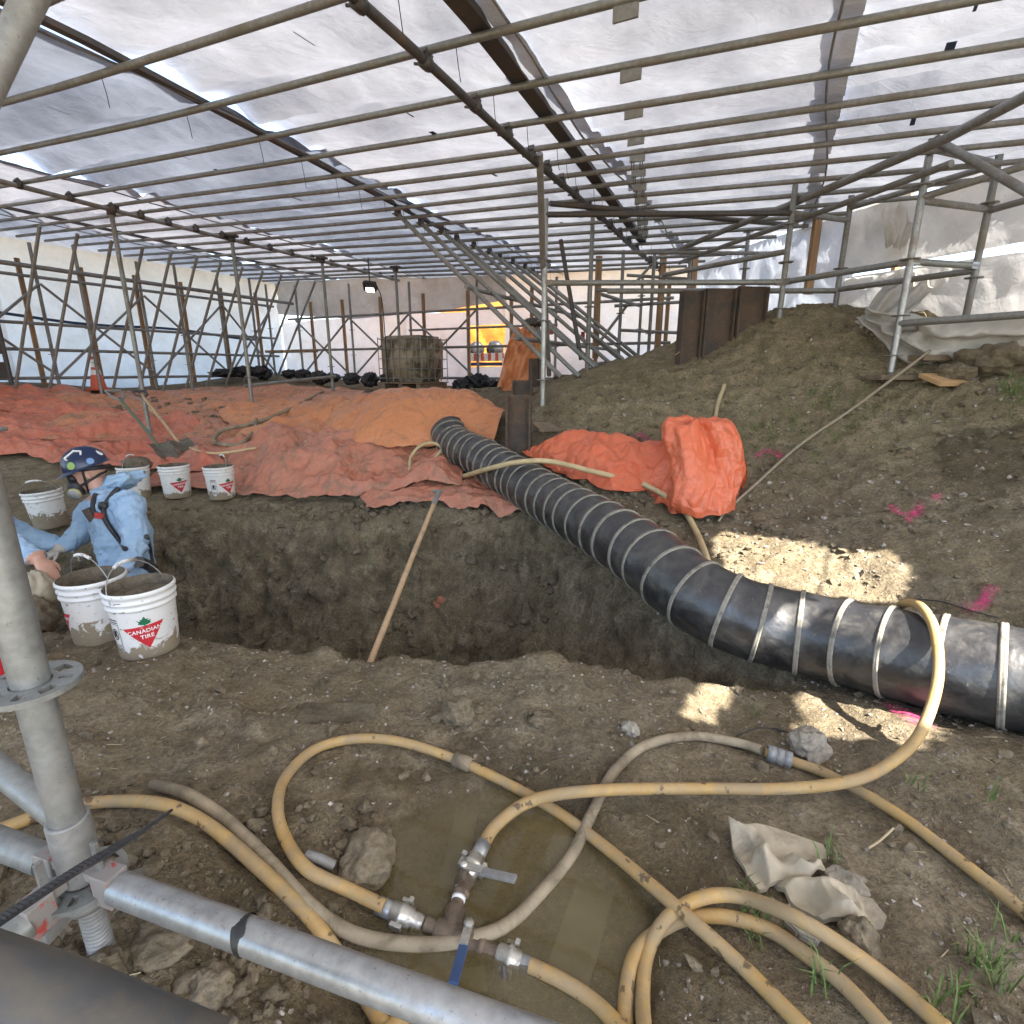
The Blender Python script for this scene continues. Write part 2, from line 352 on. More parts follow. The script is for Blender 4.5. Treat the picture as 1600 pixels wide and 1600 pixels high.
def catmull(pts, per=8):
    pts = [Vector(q) for q in pts]; out = []; n = len(pts)
    for i in range(n - 1):
        p0 = pts[i - 1] if i else pts[0] * 2 - pts[1]; p3 = pts[i + 2] if i + 2 < n else pts[-1] * 2 - pts[-2]
        for k in range(per):
            t = k / per; out.append(.5 * ((2 * pts[i]) + (pts[i + 1] - p0) * t + (2 * p0 - 5 * pts[i] + 4 * pts[i + 1] - p3) * t * t + (3 * pts[i] - p0 - 3 * pts[i + 1] + p3) * t ** 3))
    out.append(pts[-1]); return out

# ------------------------------------------------------------------ terrain
DUCT = [(700, 690, 5.1), (725, 702, 4.8), (785, 735, 4.3), (850, 775, 3.75), (940, 826, 3.1), (1012, 872, 2.7), (1085, 928, 2.42), (1165, 966, 2.3), (1260, 990, 2.2),
        (1370, 1014, 2.03), (1480, 1038, 1.87), (1600, 1062, 1.74), (1740, 1092, 1.62)]
cp = [(150,1480,.95),(60,1350,1.17),(0,1150,1.6),(235,1035,2.07),(400,1100,1.9),(800,1100,1.9),(800,1300,1.42),(800,1580,1.0),(600,1450,1.18),(1000,1450,1.18),
      (1200,1300,1.41),(1300,1580,1.0),(1600,1400,1.2),(1600,1180,1.6),(1290,890,2.75),(1130,810,3.5),(1420,790,3.0),(1600,850,2.4),(1600,650,3.2),(1390,590,4.0),
      (1480,588,3.8),(1600,574,3.6),(1222,500,4.73),(1300,512,4.6),(1120,550,4.95),(1000,580,5.1),(845,635,5.0),(808,712,4.6),(1000,680,4.2),(1200,650,4.2),
      (860,600,7),(1000,567,8),(560,800,4.44),(350,790,4.6),(250,787,4.6),(690,762,4.4),(600,690,5.2),(383,642,7.3),(200,700,6),(60,705,5.8),(155,618,8.6),
      (330,592,11),(600,606,10),(70,600,8.2),(750,604,9.5),(0,640,7),(0,800,4.3),(400,588,11.5)]
pts = [tuple(P(*q)) for q in cp]
for q in DUCT[1:]:
    c = P(*q); pts.append((c.x, c.y, c.z - .19))
pts += [(4.2,5.5,1.8),(4.6,3.5,1.5),(5,8,1.9),(3,8,1.6),(-12,12,1.05),(0,13,.95),(-8,3,.15),(-6,0,.15),(0,-2,.05),(4.5,0,.7),(-2.5,1.2,.12),(2.2,1.2,.2),(-5,3,.05),(-9.5,9,1.0),(-3,-2,.1),(3,-2,.3)]
pts = np.array(pts); cxy = pts[:, :2]; cz = pts[:, 2]
def _phi(r2): return .5 * r2 * np.log(r2 + 1e-9)
n = len(pts); K = _phi(((cxy[:, None] - cxy[None]) ** 2).sum(-1)) + np.eye(n) * .01
Pm = np.c_[np.ones(n), cxy]; A_ = np.block([[K, Pm], [Pm.T, np.zeros((3, 3))]])
sol = np.linalg.solve(A_, np.r_[cz, 0, 0, 0]); wts, aff = sol[:n], sol[n:]
def tps(X, Y):
    X = np.clip(X, -10.5, 6); Y = np.clip(Y, -2, 13); z = aff[0] + aff[1] * X + aff[2] * Y
    for i in range(n): z = z + wts[i] * _phi((X - cxy[i, 0]) ** 2 + (Y - cxy[i, 1]) ** 2)
    return z
PIT = np.array([(-6.5,2.2),(-2.2,2.2),(-1.8,2.25),(-1.48,2.16),(-1.1,2.08),(-.6,2.02),(-.2,1.99),(.08,1.96),(.4,1.93),(.63,1.9),(.95,1.86),(1.15,1.9),(1.12,2.15),(.82,2.45),
                (.62,3.05),(.24,3.8),(-.5,4.0),(-1.25,4.1),(-2.45,4.35),(-3.0,4.35),(-3.25,3.95),(-4.2,3.75),(-6.5,3.7)])
def sdf(X, Y, poly):
    d = np.full(X.shape, 1e9); ins = np.zeros(X.shape, bool); m = len(poly)
    for i in range(m):
        a, b = poly[i], poly[(i + 1) % m]; ex, ey = b - a; wx, wy = X - a[0], Y - a[1]
        t = np.clip((wx * ex + wy * ey) / (ex * ex + ey * ey), 0, 1); d = np.minimum(d, (wx - ex * t) ** 2 + (wy - ey * t) ** 2)
        c = ((a[1] > Y) != (b[1] > Y)) & (X < (b[0] - a[0]) * (Y - a[1]) / (b[1] - a[1] + 1e-12) + a[0]); ins ^= c
    d = np.sqrt(d); return np.where(ins, -d, d)
def sm(a, b, x): t = np.clip((x - a) / (b - a), 0, 1); return t * t * (3 - 2 * t)
PUD = (-.02, .93, .36, .40)
def pudd(X, Y):
    r = np.sqrt(((X - PUD[0]) / PUD[2]) ** 2 + ((Y - PUD[1]) / PUD[3]) ** 2) + .22 * pn(X * 4, Y * 4, 3.3)
    return 1 - sm(.7, 1.15, r)
def height(X, Y):
    z = tps(X, Y)
    s = sdf(X, Y, PIT) + .05 * pn(X * 3, Y * 3, .5) + .025 * pn(X * 9, Y * 9, 1.5)
    z = z + .05 * sm(.25, 0, s) * (s > 0) * pn(X * 4, Y * 4, 8.) 
    depth = 1.12 * sm(0, .5, -s) + .18 * sm(-.05, .12, -s) - .18 * sm(.3, .6, -s)
    pz = np.where(s < 0, np.minimum(z - depth * (.92 + .15 * pn(X * 2.5, Y * 2.5, 4.))  , z), z)
    pk = pudd(X, Y); pz = pz * (1 - pk) + pk * (-.035 + .018 * pn(X * 6, Y * 6, 2.))
    pz = pz + .035 * fbm(X * 1.6, Y * 1.6, 6.6, 3) * (1 - pk)
    return pz
def axis(a, b, step, lo, hi, gr=1.12):
    c = list(np.arange(a, b, step)); v, s = b, step
    while v < hi: c.append(v); s *= gr; v += s
    v, s = a, step
    pre = []
    while True:
        s *= gr; v -= s
        if v < lo: break
        pre.append(v)
    return np.array(pre[::-1] + c)
gx = axis(-3.6, 3.6, .02, -70, 70); gy = axis(.35, 5.0, .02, -40, 90, 1.05)
GX, GY = np.meshgrid(gx, gy, indexing='ij'); GZ = height(GX, GY)
dzx = np.gradient(GZ, gx, axis=0); dzy = np.gradient(GZ, gy, axis=1); nl = np.sqrt(dzx ** 2 + dzy ** 2 + 1)
NX, NY, NZ = -dzx / nl, -dzy / nl, 1 / nl
SP = sdf(GX, GY, PIT); inpit = sm(.05, -.12, SP); pk = pudd(GX, GY); steep = np.clip(nl - 1, 0, 1.2)
far = sm(6, 12, np.hypot(GX, GY))
hill = sm(.55, 1.0, GZ) * sm(.2, .9, GX)
amp = (.35 + 1.1 * inpit + .5 * hill + .4 * np.clip(pn(GX * .9, GY * .9, 2.2) + .2, 0, 1)) * (1 - .85 * pk)
D = amp * (.028 * fbm(GX * 5, GY * 5, GZ * 5, 3) + .018 * np.abs(pn(GX * 13, GY * 13, GZ * 13)) + .01 * fbm(GX * 24, GY * 24, GZ * 24, 2)) 
cl = np.clip(pn(GX * 8 + 3, GY * 8, GZ * 8) - .12, 0, 1) * .05 * amp
D = D + inpit * (.028 * tri(GX * 6 + GY * 2.5, GZ * 7, 2.) + .013 * tri(GX * 15 - GY * 6, GZ * 18, 5.))
D = (D + cl) * (1 - .5 * far)
VX, VY, VZ = GX + NX * D, GY + NY * D, GZ + NZ * D
GH = GZ + D            # lookup height
def gz(x, y):
    x = np.asarray(x, float); y = np.asarray(y, float)
    i = np.clip(np.searchsorted(gx, x) - 1, 0, len(gx) - 2); j = np.clip(np.searchsorted(gy, y) - 1, 0, len(gy) - 2)
    tx = (x - gx[i]) / (gx[i + 1] - gx[i]); ty = (y - gy[j]) / (gy[j + 1] - gy[j])
    return (GH[i, j] * (1 - tx) * (1 - ty) + GH[i + 1, j] * tx * (1 - ty) + GH[i, j + 1] * (1 - tx) * ty + GH[i + 1, j + 1] * tx * ty)
_ts = np.exp(np.linspace(math.log(.3), math.log(30), 1600))
def G(px, py, lift=0.0):
    r = ray(px, py); x, y, z = r.x * _ts, r.y * _ts, CAMZ + r.z * _ts; b = np.nonzero(z < gz(x, y) + lift)[0]
    if len(b) == 0: return P(px, py, 11)
    i = b[0]; t0, t1 = _ts[max(i - 1, 0)], _ts[i]
    for _ in range(12):
        tm = .5 * (t0 + t1)
        if CAMZ + r.z * tm < gz(r.x * tm, r.y * tm) + lift: t1 = tm
        else: t0 = tm
    return Vector((0, 0, CAMZ)) + r * t1
def GP(x, y, lift=0.0): return Vector((x, y, float(gz(x, y)) + lift))

b = MB(); b.grid(np.stack([VX, VY, VZ], -1)); ground = b.build('ground', 'soil'); struct(ground, 'structure', 'churned brown soil with a deep dug pit')
gravel = .5 * inpit + sm(.0, .5, hill) * .95 + .25 * sm(.4, 1.4, GX) + .3 * pn(GX * .8, GY * .8, 5.)
pudr = np.sqrt(((GX - PUD[0]) / .75) ** 2 + ((GY - PUD[1]) / .6) ** 2)
moist = .27 * inpit + .6 * sm(1.5, .6, pudr) + .25 * sm(.35, 0, np.abs(SP + .05)) + .35 * sm(.5, .1, np.hypot((GX - 1.25) / 1.3, (GY - .75) / .6))
moist = np.maximum(moist, .7 * sm(.5, .2, np.hypot(GX - 2.75, GY - 3.0))) + .3 * sm(0, .5, far)
grs = np.clip(hill * .38 + .5 * sm(.5, .2, np.hypot(GX - 1.6, GY - .75)), 0, 1)
col = np.stack([np.clip(moist, 0, 1), np.clip(gravel, 0, 1), grs, np.ones_like(grs)], -1).reshape(-1, 4).astype(np.float32)
ca = ground.data.color_attributes.new('tone', 'FLOAT_COLOR', 'POINT'); ca.data.foreach_set('color', col.ravel())

# puddle: alpha follows the depth of the muddy water
PX, PY = np.meshgrid(np.linspace(PUD[0] - .56, PUD[0] + .56, 90), np.linspace(PUD[1] - .56, PUD[1] + .6, 90), indexing='ij')
pud = MB().grid(np.stack([PX, PY, np.full_like(PX, .004)], -1)).build('puddle', 'water'); struct(pud, 'structure', 'murky yellow brown puddle under the hose manifold')
pd_ = np.clip((.004 - gz(PX, PY)) / .034, 0, 1) ** .8 * .7; pcol = np.stack([pd_, pd_, pd_, np.ones_like(pd_)], -1).astype(np.float32)
ca = pud.data.color_attributes.new('tone', 'FLOAT_COLOR', 'POINT'); ca.data.foreach_set('color', pcol.ravel())

# ------------------------------------------------------------------ enclosure: wall line in plan
WALL_L, WALL_F = -10.2, 9.0                  # left wall at w, far wall at u
RW = [(4.7, -1.6), (4.6, .5), (4.35, 2.5), (3.85, 4.45), (3.35, 5.7), (3.0, 7.0), (2.72, 8.62)]   # right wall line
RW[-1] = UW(WALL_F + .25, -1.35)
def wallX(y):
    ys = [q[1] for q in RW]; xs = [q[0] for q in RW]; return np.interp(y, ys, xs)

PU = [-1.6, -.7, .2, 1.1, 1.7, 2.17, 2.66, 3.16, 3.58, 3.97, 4.27, 4.58, 4.92, 5.28, 5.64, 6.02, 6.4, 6.8, 7.2, 7.6, 8.0, 8.4, 8.75]
# --- roof sheeting in strips, with unseen holes behind the camera, added and shaped to cast the sun patches
def to_roof(p):
    p = Vector(p); t = (roofz(p.x, p.y) - p.z) / (TO_SUN.z - RA * TO_SUN.x - RB * TO_SUN.y); q = p + TO_SUN * t; return (q.x, q.y)
def gpt(px, py, z=.16):
    r = ray(px, py); t = (z - CAMZ) / r.z; q = Vector((0, 0, CAMZ)) + r * t; q.z = z; return q
SUN_HOLES = [np.array([to_roof(G(*q)) for q in poly]) for poly in (
    [(1157, 838), (1290, 858), (1422, 876), (1440, 950), (1290, 935), (1140, 925)],
    [(1282, 1045), (1400, 1085), (1500, 1118), (1462, 1178), (1292, 1156)],
    [(1104, 1052), (1148, 1048), (1128, 1138), (1086, 1132)])]
_c1, _c2 = P(1285, 996, 2.16), P(1450, 1032, 1.91)
SUN_HOLES.append(np.array([to_roof(q) for q in (_c1 + Vector((0, .02, .19)), _c2 + Vector((0, .02, .19)), _c2 + Vector((0, -.17, .02)), _c2 + Vector((0, -.13, -.17)), _c1 + Vector((0, -.13, -.17)), _c1 + Vector((0, -.17, .02)))]))
edges_w = [-11.4, -8.9, -6.35, -3.55, -1.35, .1, 2.2, 5.2]
roof_names = ['over the left rear corner', 'over the traffic cone', 'over the orange tarpaulins', 'between the dark roof joists', 'right of the wide dark joist', 'above the dirt slope', 'beside the right hand wall']
BACK = -1.6
for i in range(len(edges_w) - 1):
    step = .03 if i >= 5 else .06
    ws = np.arange(edges_w[i] - .055, edges_w[i + 1] + .056, step); us = np.arange(-4.2, WALL_F + .75, step)
    U, W = np.meshgrid(us, ws, indexing='ij'); X = U * math.sin(AZ) + W * math.cos(AZ); Y = U * math.cos(AZ) - W * math.sin(AZ)
    Z = RC + RA * X + RB * Y + .036 + (i % 2) * .012
    Z = Z + .022 * fbm(U * .9, W * .5, i * 3.1, 3) + .012 * np.abs(pn(U * 2.4 + W * .9, W * 1.2, 7.7 + i)) + .007 * ridged(U * 5 + W * 2, W * 2, i + .2, 2)
    ph = np.interp(U, [-4.2, -2.5] + PU + [9.2, 9.8], list(range(len(PU) + 4))); ph = ph - np.floor(ph)
    bil = np.clip(.75 + 1.1 * pn(U * .8 + i, W * .6, 3.3), .15, 1.6)
    Z = Z + .085 * bil * np.sin(PI * ph) ** 1.2
    Z = Z + .035 * tri(U * 1.3 + i, W * 1.3, i) + .012 * tri(U * 3.1, W * 4.1 + i, i + 3) + .03 * tri(U * .5, W * 2.4 + U * .3, i + 7) * np.clip(.6 + pn(U * .7, W * .5, i + 1.), 0, 1.3) + .004 * tri(U * 6, W * 13, i + 9)
    tt = (W + .35 * U + .3 * pn(U * 1.2, W * 1.2, i + .7)) * 2.1; fr_ = np.abs(tt - np.floor(tt) - .5); Z = Z + .022 * np.clip(1 - fr_ / .2, 0, 1) * np.clip(pn(U * .9 + 5, W * .9, i + 2.) * 2 + .2, 0, 1)
    tt = (U * 1.3 - W * .8 + .3 * pn(U * 1.5, W * 1.5, i + 4.7)) * 2.6; fr_ = np.abs(tt - np.floor(tt) - .5); Z = Z + .015 * np.clip(1 - fr_ / .25, 0, 1) * np.clip(pn(U * 1.1 + 9, W * 1.1, i + 6.) * 2, 0, 1)
    Z = np.maximum(Z, RC + RA * X + RB * Y + .034)
    keep = (Y > BACK) & (X < wallX(Y) + .12)
    for poly in SUN_HOLES: keep &= sdf(X, Y, poly) > 0
    idx = -np.ones(X.shape, int); kf = keep[:-1, :-1] & keep[1:, :-1] & keep[:-1, 1:] & keep[1:, 1:]
    used = np.zeros(X.shape, bool)
    used[:-1, :-1] |= kf; used[1:, :-1] |= kf; used[:-1, 1:] |= kf; used[1:, 1:] |= kf
    idx[used] = np.arange(used.sum()); V = np.stack([X[used], Y[used], Z[used]], -1)
    a, b_, c_, d_ = idx[:-1, :-1][kf], idx[1:, :-1][kf], idx[1:, 1:][kf], idx[:-1, 1:][kf]
    mb = MB(); mb.v = [tuple(q) for q in V]; mb.f = list(zip(a.tolist(), d_.tolist(), c_.tolist(), b_.tolist())); mb.sm = [True] * len(mb.f)
    o = mb.build('roof_sheet', 'roof_film_b' if i in (0, 2, 6) else 'roof_film'); tag(o, 'strip of translucent white roof sheeting ' + roof_names[i], 'sheeting', 'roof sheeting strips')
    # hem cord along the seam
    if i > 0:
        cm = MB(); cpts = []
        for uu in np.arange(-1.0, WALL_F + .5, .12):
            x, y = UW(uu, edges_w[i] + .05 * math.sin(uu * 1.7 + i))
            if y > BACK and x < wallX(y): cpts.append((x, y, roofz(x, y) + .028 + .004 * math.sin(uu * 9)))
        if len(cpts) > 3: cm.tube(cpts, .007, 5); cm.build('seam', 'galv_dull', o)
    # blue printed dashes
    if i in (3, 5, 2):
        wv = {2: -4.6, 3: -2.35, 5: .55}[i]
        for k in range(14):
            u0 = 1.9 + k * .42 + .07 * math.sin(k * 3.); x0, y0 = UW(u0, wv + .03 * math.sin(k)); x1, y1 = UW(u0 + .13, wv + .03 * math.sin(k) + .01); x2, y2 = UW(u0, wv + .018); x3, y3 = UW(u0 + .13, wv + .028)
            if k % 3 == 2: continue
            q = [(x, y, roofz(x, y) + .026) for x, y in ((x0, y0), (x1, y1), (x3, y3), (x2, y2))]
            MB().add(q, [(0, 1, 2, 3)]).build('print_mark', 'blue_plastic', o)

# --- roof frame: purlins, beams, joists, couplers
rf = thing('roof_frame', 'grey tube roof frame of parallel purlins and dark beams under white sheeting', 'roof frame', (0, 3, 2.6))
rng = random.Random(4)
TR = .0242
for u0 in PU:
    p_ = []
    wmax = 3.8
    for wv in np.arange(-10.1, wmax + .01, .3):
        x, y = UW(u0 - (.05 if wv < -4 else 0) * (-4 - wv) * .5, wv)
        if y < BACK or x > wallX(y) - .1: continue
        if wv > .9 and .9 < u0 < 2.9: continue  # purlins left out here so their shadows miss the sun patches
        p_.append((x, y, roofz(x, y) - .002 + .008 * math.sin(wv * .8 + u0 * 3)))
    if len(p_) > 2: MB().tube(p_, .0195, 10).build('purlin', 'galv_dull' if rng.random() < .6 else 'galv', rf)
def under(u, wv, dz): x, y = UW(u, wv); return Vector((x, y, roofz(x, y) + dz))
MB().tube([under(u, -1.78, -.055 - .012 * math.sin(u * 2)) for u in np.arange(1.2, 8.8, .2)], TR, 10).build('beam', 'steel_dark', rf)
MB().tube([under(u, -6.7 + .04 * math.sin(u), -.055) for u in np.arange(2.2, 9.0, .2)], TR, 10).build('beam', 'galv_dull', rf)
def joist(wv, u0, u1, wd, hh, dz, kink):
    m = MB(); A = []
    for u in np.arange(u0, u1, .1):
        ww = wv + kink(u)
        for (dw, dh) in ((-wd / 2, 0), (wd / 2, 0), (wd / 2, hh), (-wd / 2, hh)):
            x, y = UW(u, ww + dw); A.append((x, y, roofz(x, y) + dz + dh))
    nn_ = len(A) // 4
    f = [(i * 4 + k, i * 4 + (k + 1) % 4, i * 4 + 4 + (k + 1) % 4, i * 4 + 4 + k) for i in range(nn_ - 1) for k in range(4)] + [(0, 1, 2, 3), (nn_ * 4 - 4, nn_ * 4 - 3, nn_ * 4 - 2, nn_ * 4 - 1)]
    m.add(A, f); return m.build('joist', 'steel_dark', rf)
joist(-1.46, 1.0, 7.3, .1, .035, .024, lambda u: -.055 * max(0, u - 2.6))
joist(-3.45, 1.4, 6.3, .055, .03, .024, lambda u: -.1 * min(max(0, u - 2.0), 4))
joist(-8.4, 3.0, 8.9, .055, .03, .024, lambda u: 0)
# couplers where beam meets purlins, wire ties, splice plates
def coupler(p, mat='steel_dark', s=1.0, d=(1, 0, 0)):
    m = MB(); R = frame(d)
    m.lathe([(.0, -.028 * s), (.036 * s, -.028 * s), (.036 * s, .028 * s), (0, .028 * s)], p, R, 8)
    m.box(Vector(p) + Vector((0, 0, .035 * s)), (.05 * s, .06 * s, .05 * s), frame((.3, .6, .8)))
    m.tube([Vector(p) + R @ Vector((.035 * s, 0, 0)), Vector(p) + R @ Vector((.075 * s, .01, 0))], .008 * s, 6)
    return m
d1 = Vector((math.sin(AZ), math.cos(AZ), 0))
for u0 in PU[5:]:
    coupler(under(u0, -1.78, -.05), 'steel_dark', .95, d1).build('coupler', 'steel_dark', rf)
    if u0 > 3: coupler(under(u0 - .12, -6.7, -.05), 'steel_dark', .9, d1).build('coupler', 'steel_dark', rf)
    for ww in (-1.62, -3.62):
        p0 = under(u0, ww + rng.uniform(-.05, .05), -.01); ln = rng.uniform(.1, .2)
        MB().tube([p0, p0 + Vector((.008, .01, -ln * .5)), p0 + Vector((.02, .0, -ln))], .0022, 5).build('wire_tie', 'black_plastic', rf)
    if 2.5 < u0 < 6.6:
        ws_ = -.74 + .0 * u0
        xx = roofpt(985 + 20 * min(1, (u0 - 2.66) / .5) + 4 * (u0 - 3), 100).x
        pc = under(u0, -.76 - .22 * (u0 - 2.66) * .92, -.032)
        m = MB(); m.box(pc, (.11, .012, .075), Matrix.Rotation(-.45, 3, 'Z')); m.box(pc + Vector((0, .02, .04)), (.1, .05, .01), Matrix.Rotation(-.45, 3, 'Z'))
        m.build('splice_plate', 'galv', rf)
        if u0 > 4.1:
            for sx_ in (-.03, .03): MB().tube([pc + Vector((sx_ - .008, 0, -.03)), pc + Vector((sx_ - .008, 0, -.085)), pc + Vector((sx_ + .008, 0, -.085)), pc + Vector((sx_ + .008, 0, -.03))], .004, 5).build('hook', 'steel_dark', rf)
# eave beam along front row on the right
EV = [roofpt(1640, 115), roofpt(1475, 205), roofpt(1240, 308), roofpt(1130, 353), roofpt(1050, 388)]
MB().tube([q + Vector((0, 0, -.05)) for q in EV], .03, 10).build('eave_beam', 'galv_dull', rf)
MB().tube([q + Vector((.12, .05, -.16)) for q in EV[1:]], TR, 10).build('eave_beam', 'galv_dull', rf)

# --- props that hold up the roof
def prop(px, py_top, u_, wv, label, mat='galv', ledger=None):
    x, y = UW(u_, wv); zt = roofz(x, y) - .06; zb = float(gz(x, y)) - .03
    o = thing('roof_prop', label, 'scaffold pole', (x, y, zb), 'upright poles under the roof')
    MB().tube([(x, y, zb), (x + .004, y, (zb + zt) / 2), (x, y, zt)], TR, 12).build('tube', mat, o)
    m = MB(); m.lathe([(0, -.03), (.045, -.03), (.045, .03), (0, .03)], (x, y, zt - .01), None, 8); m.box((x, y, zt + .03), (.16, .1, .03), Matrix.Rotation(-AZ, 3, 'Z')); m.build('head', 'steel_dark', o)
    m = MB(); m.lathe([(0, 0), (.06, 0), (.06, .012), (.028, .012), (.028, .09), (0, .09)], (x, y, zb + .03), None, 12); m.build('foot', 'galv_dull', o)
    MB().lathe([(.026, 0), (.055, .003), (.055, .012), (.026, .015)], (x, y, zb + .45), None, 16).build('rosette', 'galv_dull', o)
    return Vector((x, y, zb))
q1 = prop(165, 320, 3.88, -6.78, 'grey roof prop standing behind the two leaning shovels')
q2 = prop(365, 365, 5.26, -6.66, 'grey roof prop rising from muddy hose coil on orange tarpaulin')
q3 = prop(512, 400, 6.78, -6.6, 'thin grey roof prop left of the grey tank with a low crossbar')
q4 = prop(650, 437, 7.7, -5.9, 'thin grey roof prop standing in front of the dirty tank', 'galv')
m = MB(); m.tube([q2 + Vector((-.06, -.03, .33)), q3 + Vector((.05, .03, .3))], TR, 10); tag(m.build('crossbar_tube', 'galv_dull'), 'low horizontal tube joining two roof props above orange tarpaulin', 'scaffold tube')

# --- generic scaffold pieces
def scaffold(name, label, loc): return thing(name, label, 'scaffold', loc)
def standard(o, p0, p1, mat='galv', ros=(), r=TR):
    t = MB().tube([p0, (Vector(p0) + Vector(p1)) / 2, p1], r, 10).build('standard', mat, o)
    d = (Vector(p1) - Vector(p0)); L = d.length; d.normalize()
    for k in ros:
        MB().lathe([(.026, -.005), (.06, -.004), (.06, .004), (.026, .005)], Vector(p0) + d * k, frame(d), 14).build('rosette', 'galv_dull', t)
    return t
def ledger(o, p0, p1, mat='galv_dull', r=TR, heads=None, name='ledger'):
    t = MB().tube([p0, (Vector(p0) + Vector(p1)) / 2, p1], r, 10).build(name, mat, o); d = (Vector(p1) - Vector(p0)).normalized()
    if heads:
        for e, s_ in ((Vector(p0), 1), (Vector(p1), -1)):
            MB().box(e + d * .035 * s_, (.045, .05, .07), frame((d.x, d.y, .0))).build('ledger_head', heads, t)
    return t
# left wall scaffold (w = WALL_L) and far wall scaffold (u = WALL_F)
Ls = scaffold('left_scaffold', 'grey scaffold with leaning braces along the left white wall', (*UW(6, WALL_L), .9)); Ls.name = 'wall_scaffold'
ZL = 1.0
def LW(u, z, off=0.0): x, y = UW(u, WALL_L + off); return Vector((x, y, z))
us = [1.6, 3.1, 4.6, 6.1, 7.6, 8.75]
for i, u0 in enumerate(us):
    x, y = UW(u0, WALL_L); zg = float(gz(x, y)); standard(Ls, LW(u0, zg - .05), LW(u0, roofz(x, y) - .05), 'galv_dull', (.55, 1.05))
    x, y = UW(u0, WALL_L + .55); standard(Ls, LW(u0 + .3, float(gz(x, y)) - .05, .55), LW(u0 + .3, roofz(x, y) - .06, .55), 'galv_dull', (.55, 1.05))
for z in (1.08, 1.5, 1.88, 2.55):
    ledger(Ls, LW(1.4, z), LW(8.9, z), 'galv_dull')
ledger(Ls, LW(1.4, 2.62, .6), LW(8.9, 2.58, .6), 'galv_dull', .032, None, 'header_beam')
for i in range(len(us) - 1):
    ledger(Ls, LW(us[i], 1.1, .04), LW(us[i + 1], 2.45, .04), 'galv_dull', .02, None, 'brace'); ledger(Ls, LW(us[i], 2.45, .07), LW(us[i + 1], 1.1, .07), 'galv_dull', .02, None, 'brace')
for k in range(16):
    u0 = 2.4 + k * .42; x, y = UW(u0, WALL_L + 1.5); x2, y2 = UW(u0 - .2, WALL_L + .35)
    ledger(Ls, (x, y, roofz(x, y) - .04), (x2, y2, float(gz(x2, y2)) + .0), 'galv_dull', .022, None, 'raker')
for u0 in np.arange(2.0, 9.0, .82):
    x, y = UW(u0, WALL_L - .12); MB().box((x, y, 1.85), (.04, .06, 1.9), Matrix.Rotation(-AZ, 3, 'Z')).build('timber_stud', 'wood', Ls)
# lattice ladder beam standing upright
lb = thing('ladder_beam', 'dark upright ladder beam with wide steel plates against left wall', 'ladder beam', LW(3.75, 1.0, .25))
for s_ in (-.16, .16): MB().tube([LW(3.75 + s_, .9, .25), LW(3.75 + s_, 2.78, .25)], .03, 8).build('stile', 'steel_dark', lb)
for k in range(5): MB().box(LW(3.75, 1.2 + k * .33, .25), (.03, .3, .22), Matrix.Rotation(-AZ, 3, 'Z')).build('plate', 'steel_dark', lb)
Fs = scaffold('wall_scaffold', 'grey scaffold along the far white wall behind the dirty tank', (*UW(WALL_F, -5), .9))
def FW(wv, z, off=0.0): x, y = UW(WALL_F - off, wv); return Vector((x, y, z))
ws = [-9.6, -8.1, -6.6, -5.1, -3.55, -2.1]
for wv in ws:
    x, y = UW(WALL_F, wv); standard(Fs, FW(wv, float(gz(x, y)) - .05), FW(wv, roofz(x, y) - .05), 'galv_dull', (.6, 1.1))
for z in (1.05, 1.62, 2.28):
    ledger(Fs, FW(-9.9, z), FW(-1.6, z), 'galv_dull')
ledger(Fs, FW(-6.6, 1.95, .05), FW(-3.5, 1.95, .05), 'galv_dull', .02)
for i in (0, 1, 2):
    ledger(Fs, FW(ws[i], 1.05, .05), FW(ws[i + 1], 2.25, .05), 'galv_dull', .02, None, 'brace'); ledger(Fs, FW(ws[i], 2.25, .08), FW(ws[i + 1], 1.05, .08), 'galv_dull', .02, None, 'brace')
for wv in (-9.3, -8.4, -7.4, -6.35, -5.35, -4.45, -4.05, -3.0, -2.85, -1.7):
    x, y = UW(WALL_F + .1, wv); MB().box((x, y, 1.75), (.06, .04, 1.75), Matrix.Rotation(-AZ, 3, 'Z')).build('timber_stud', 'wood', Fs)

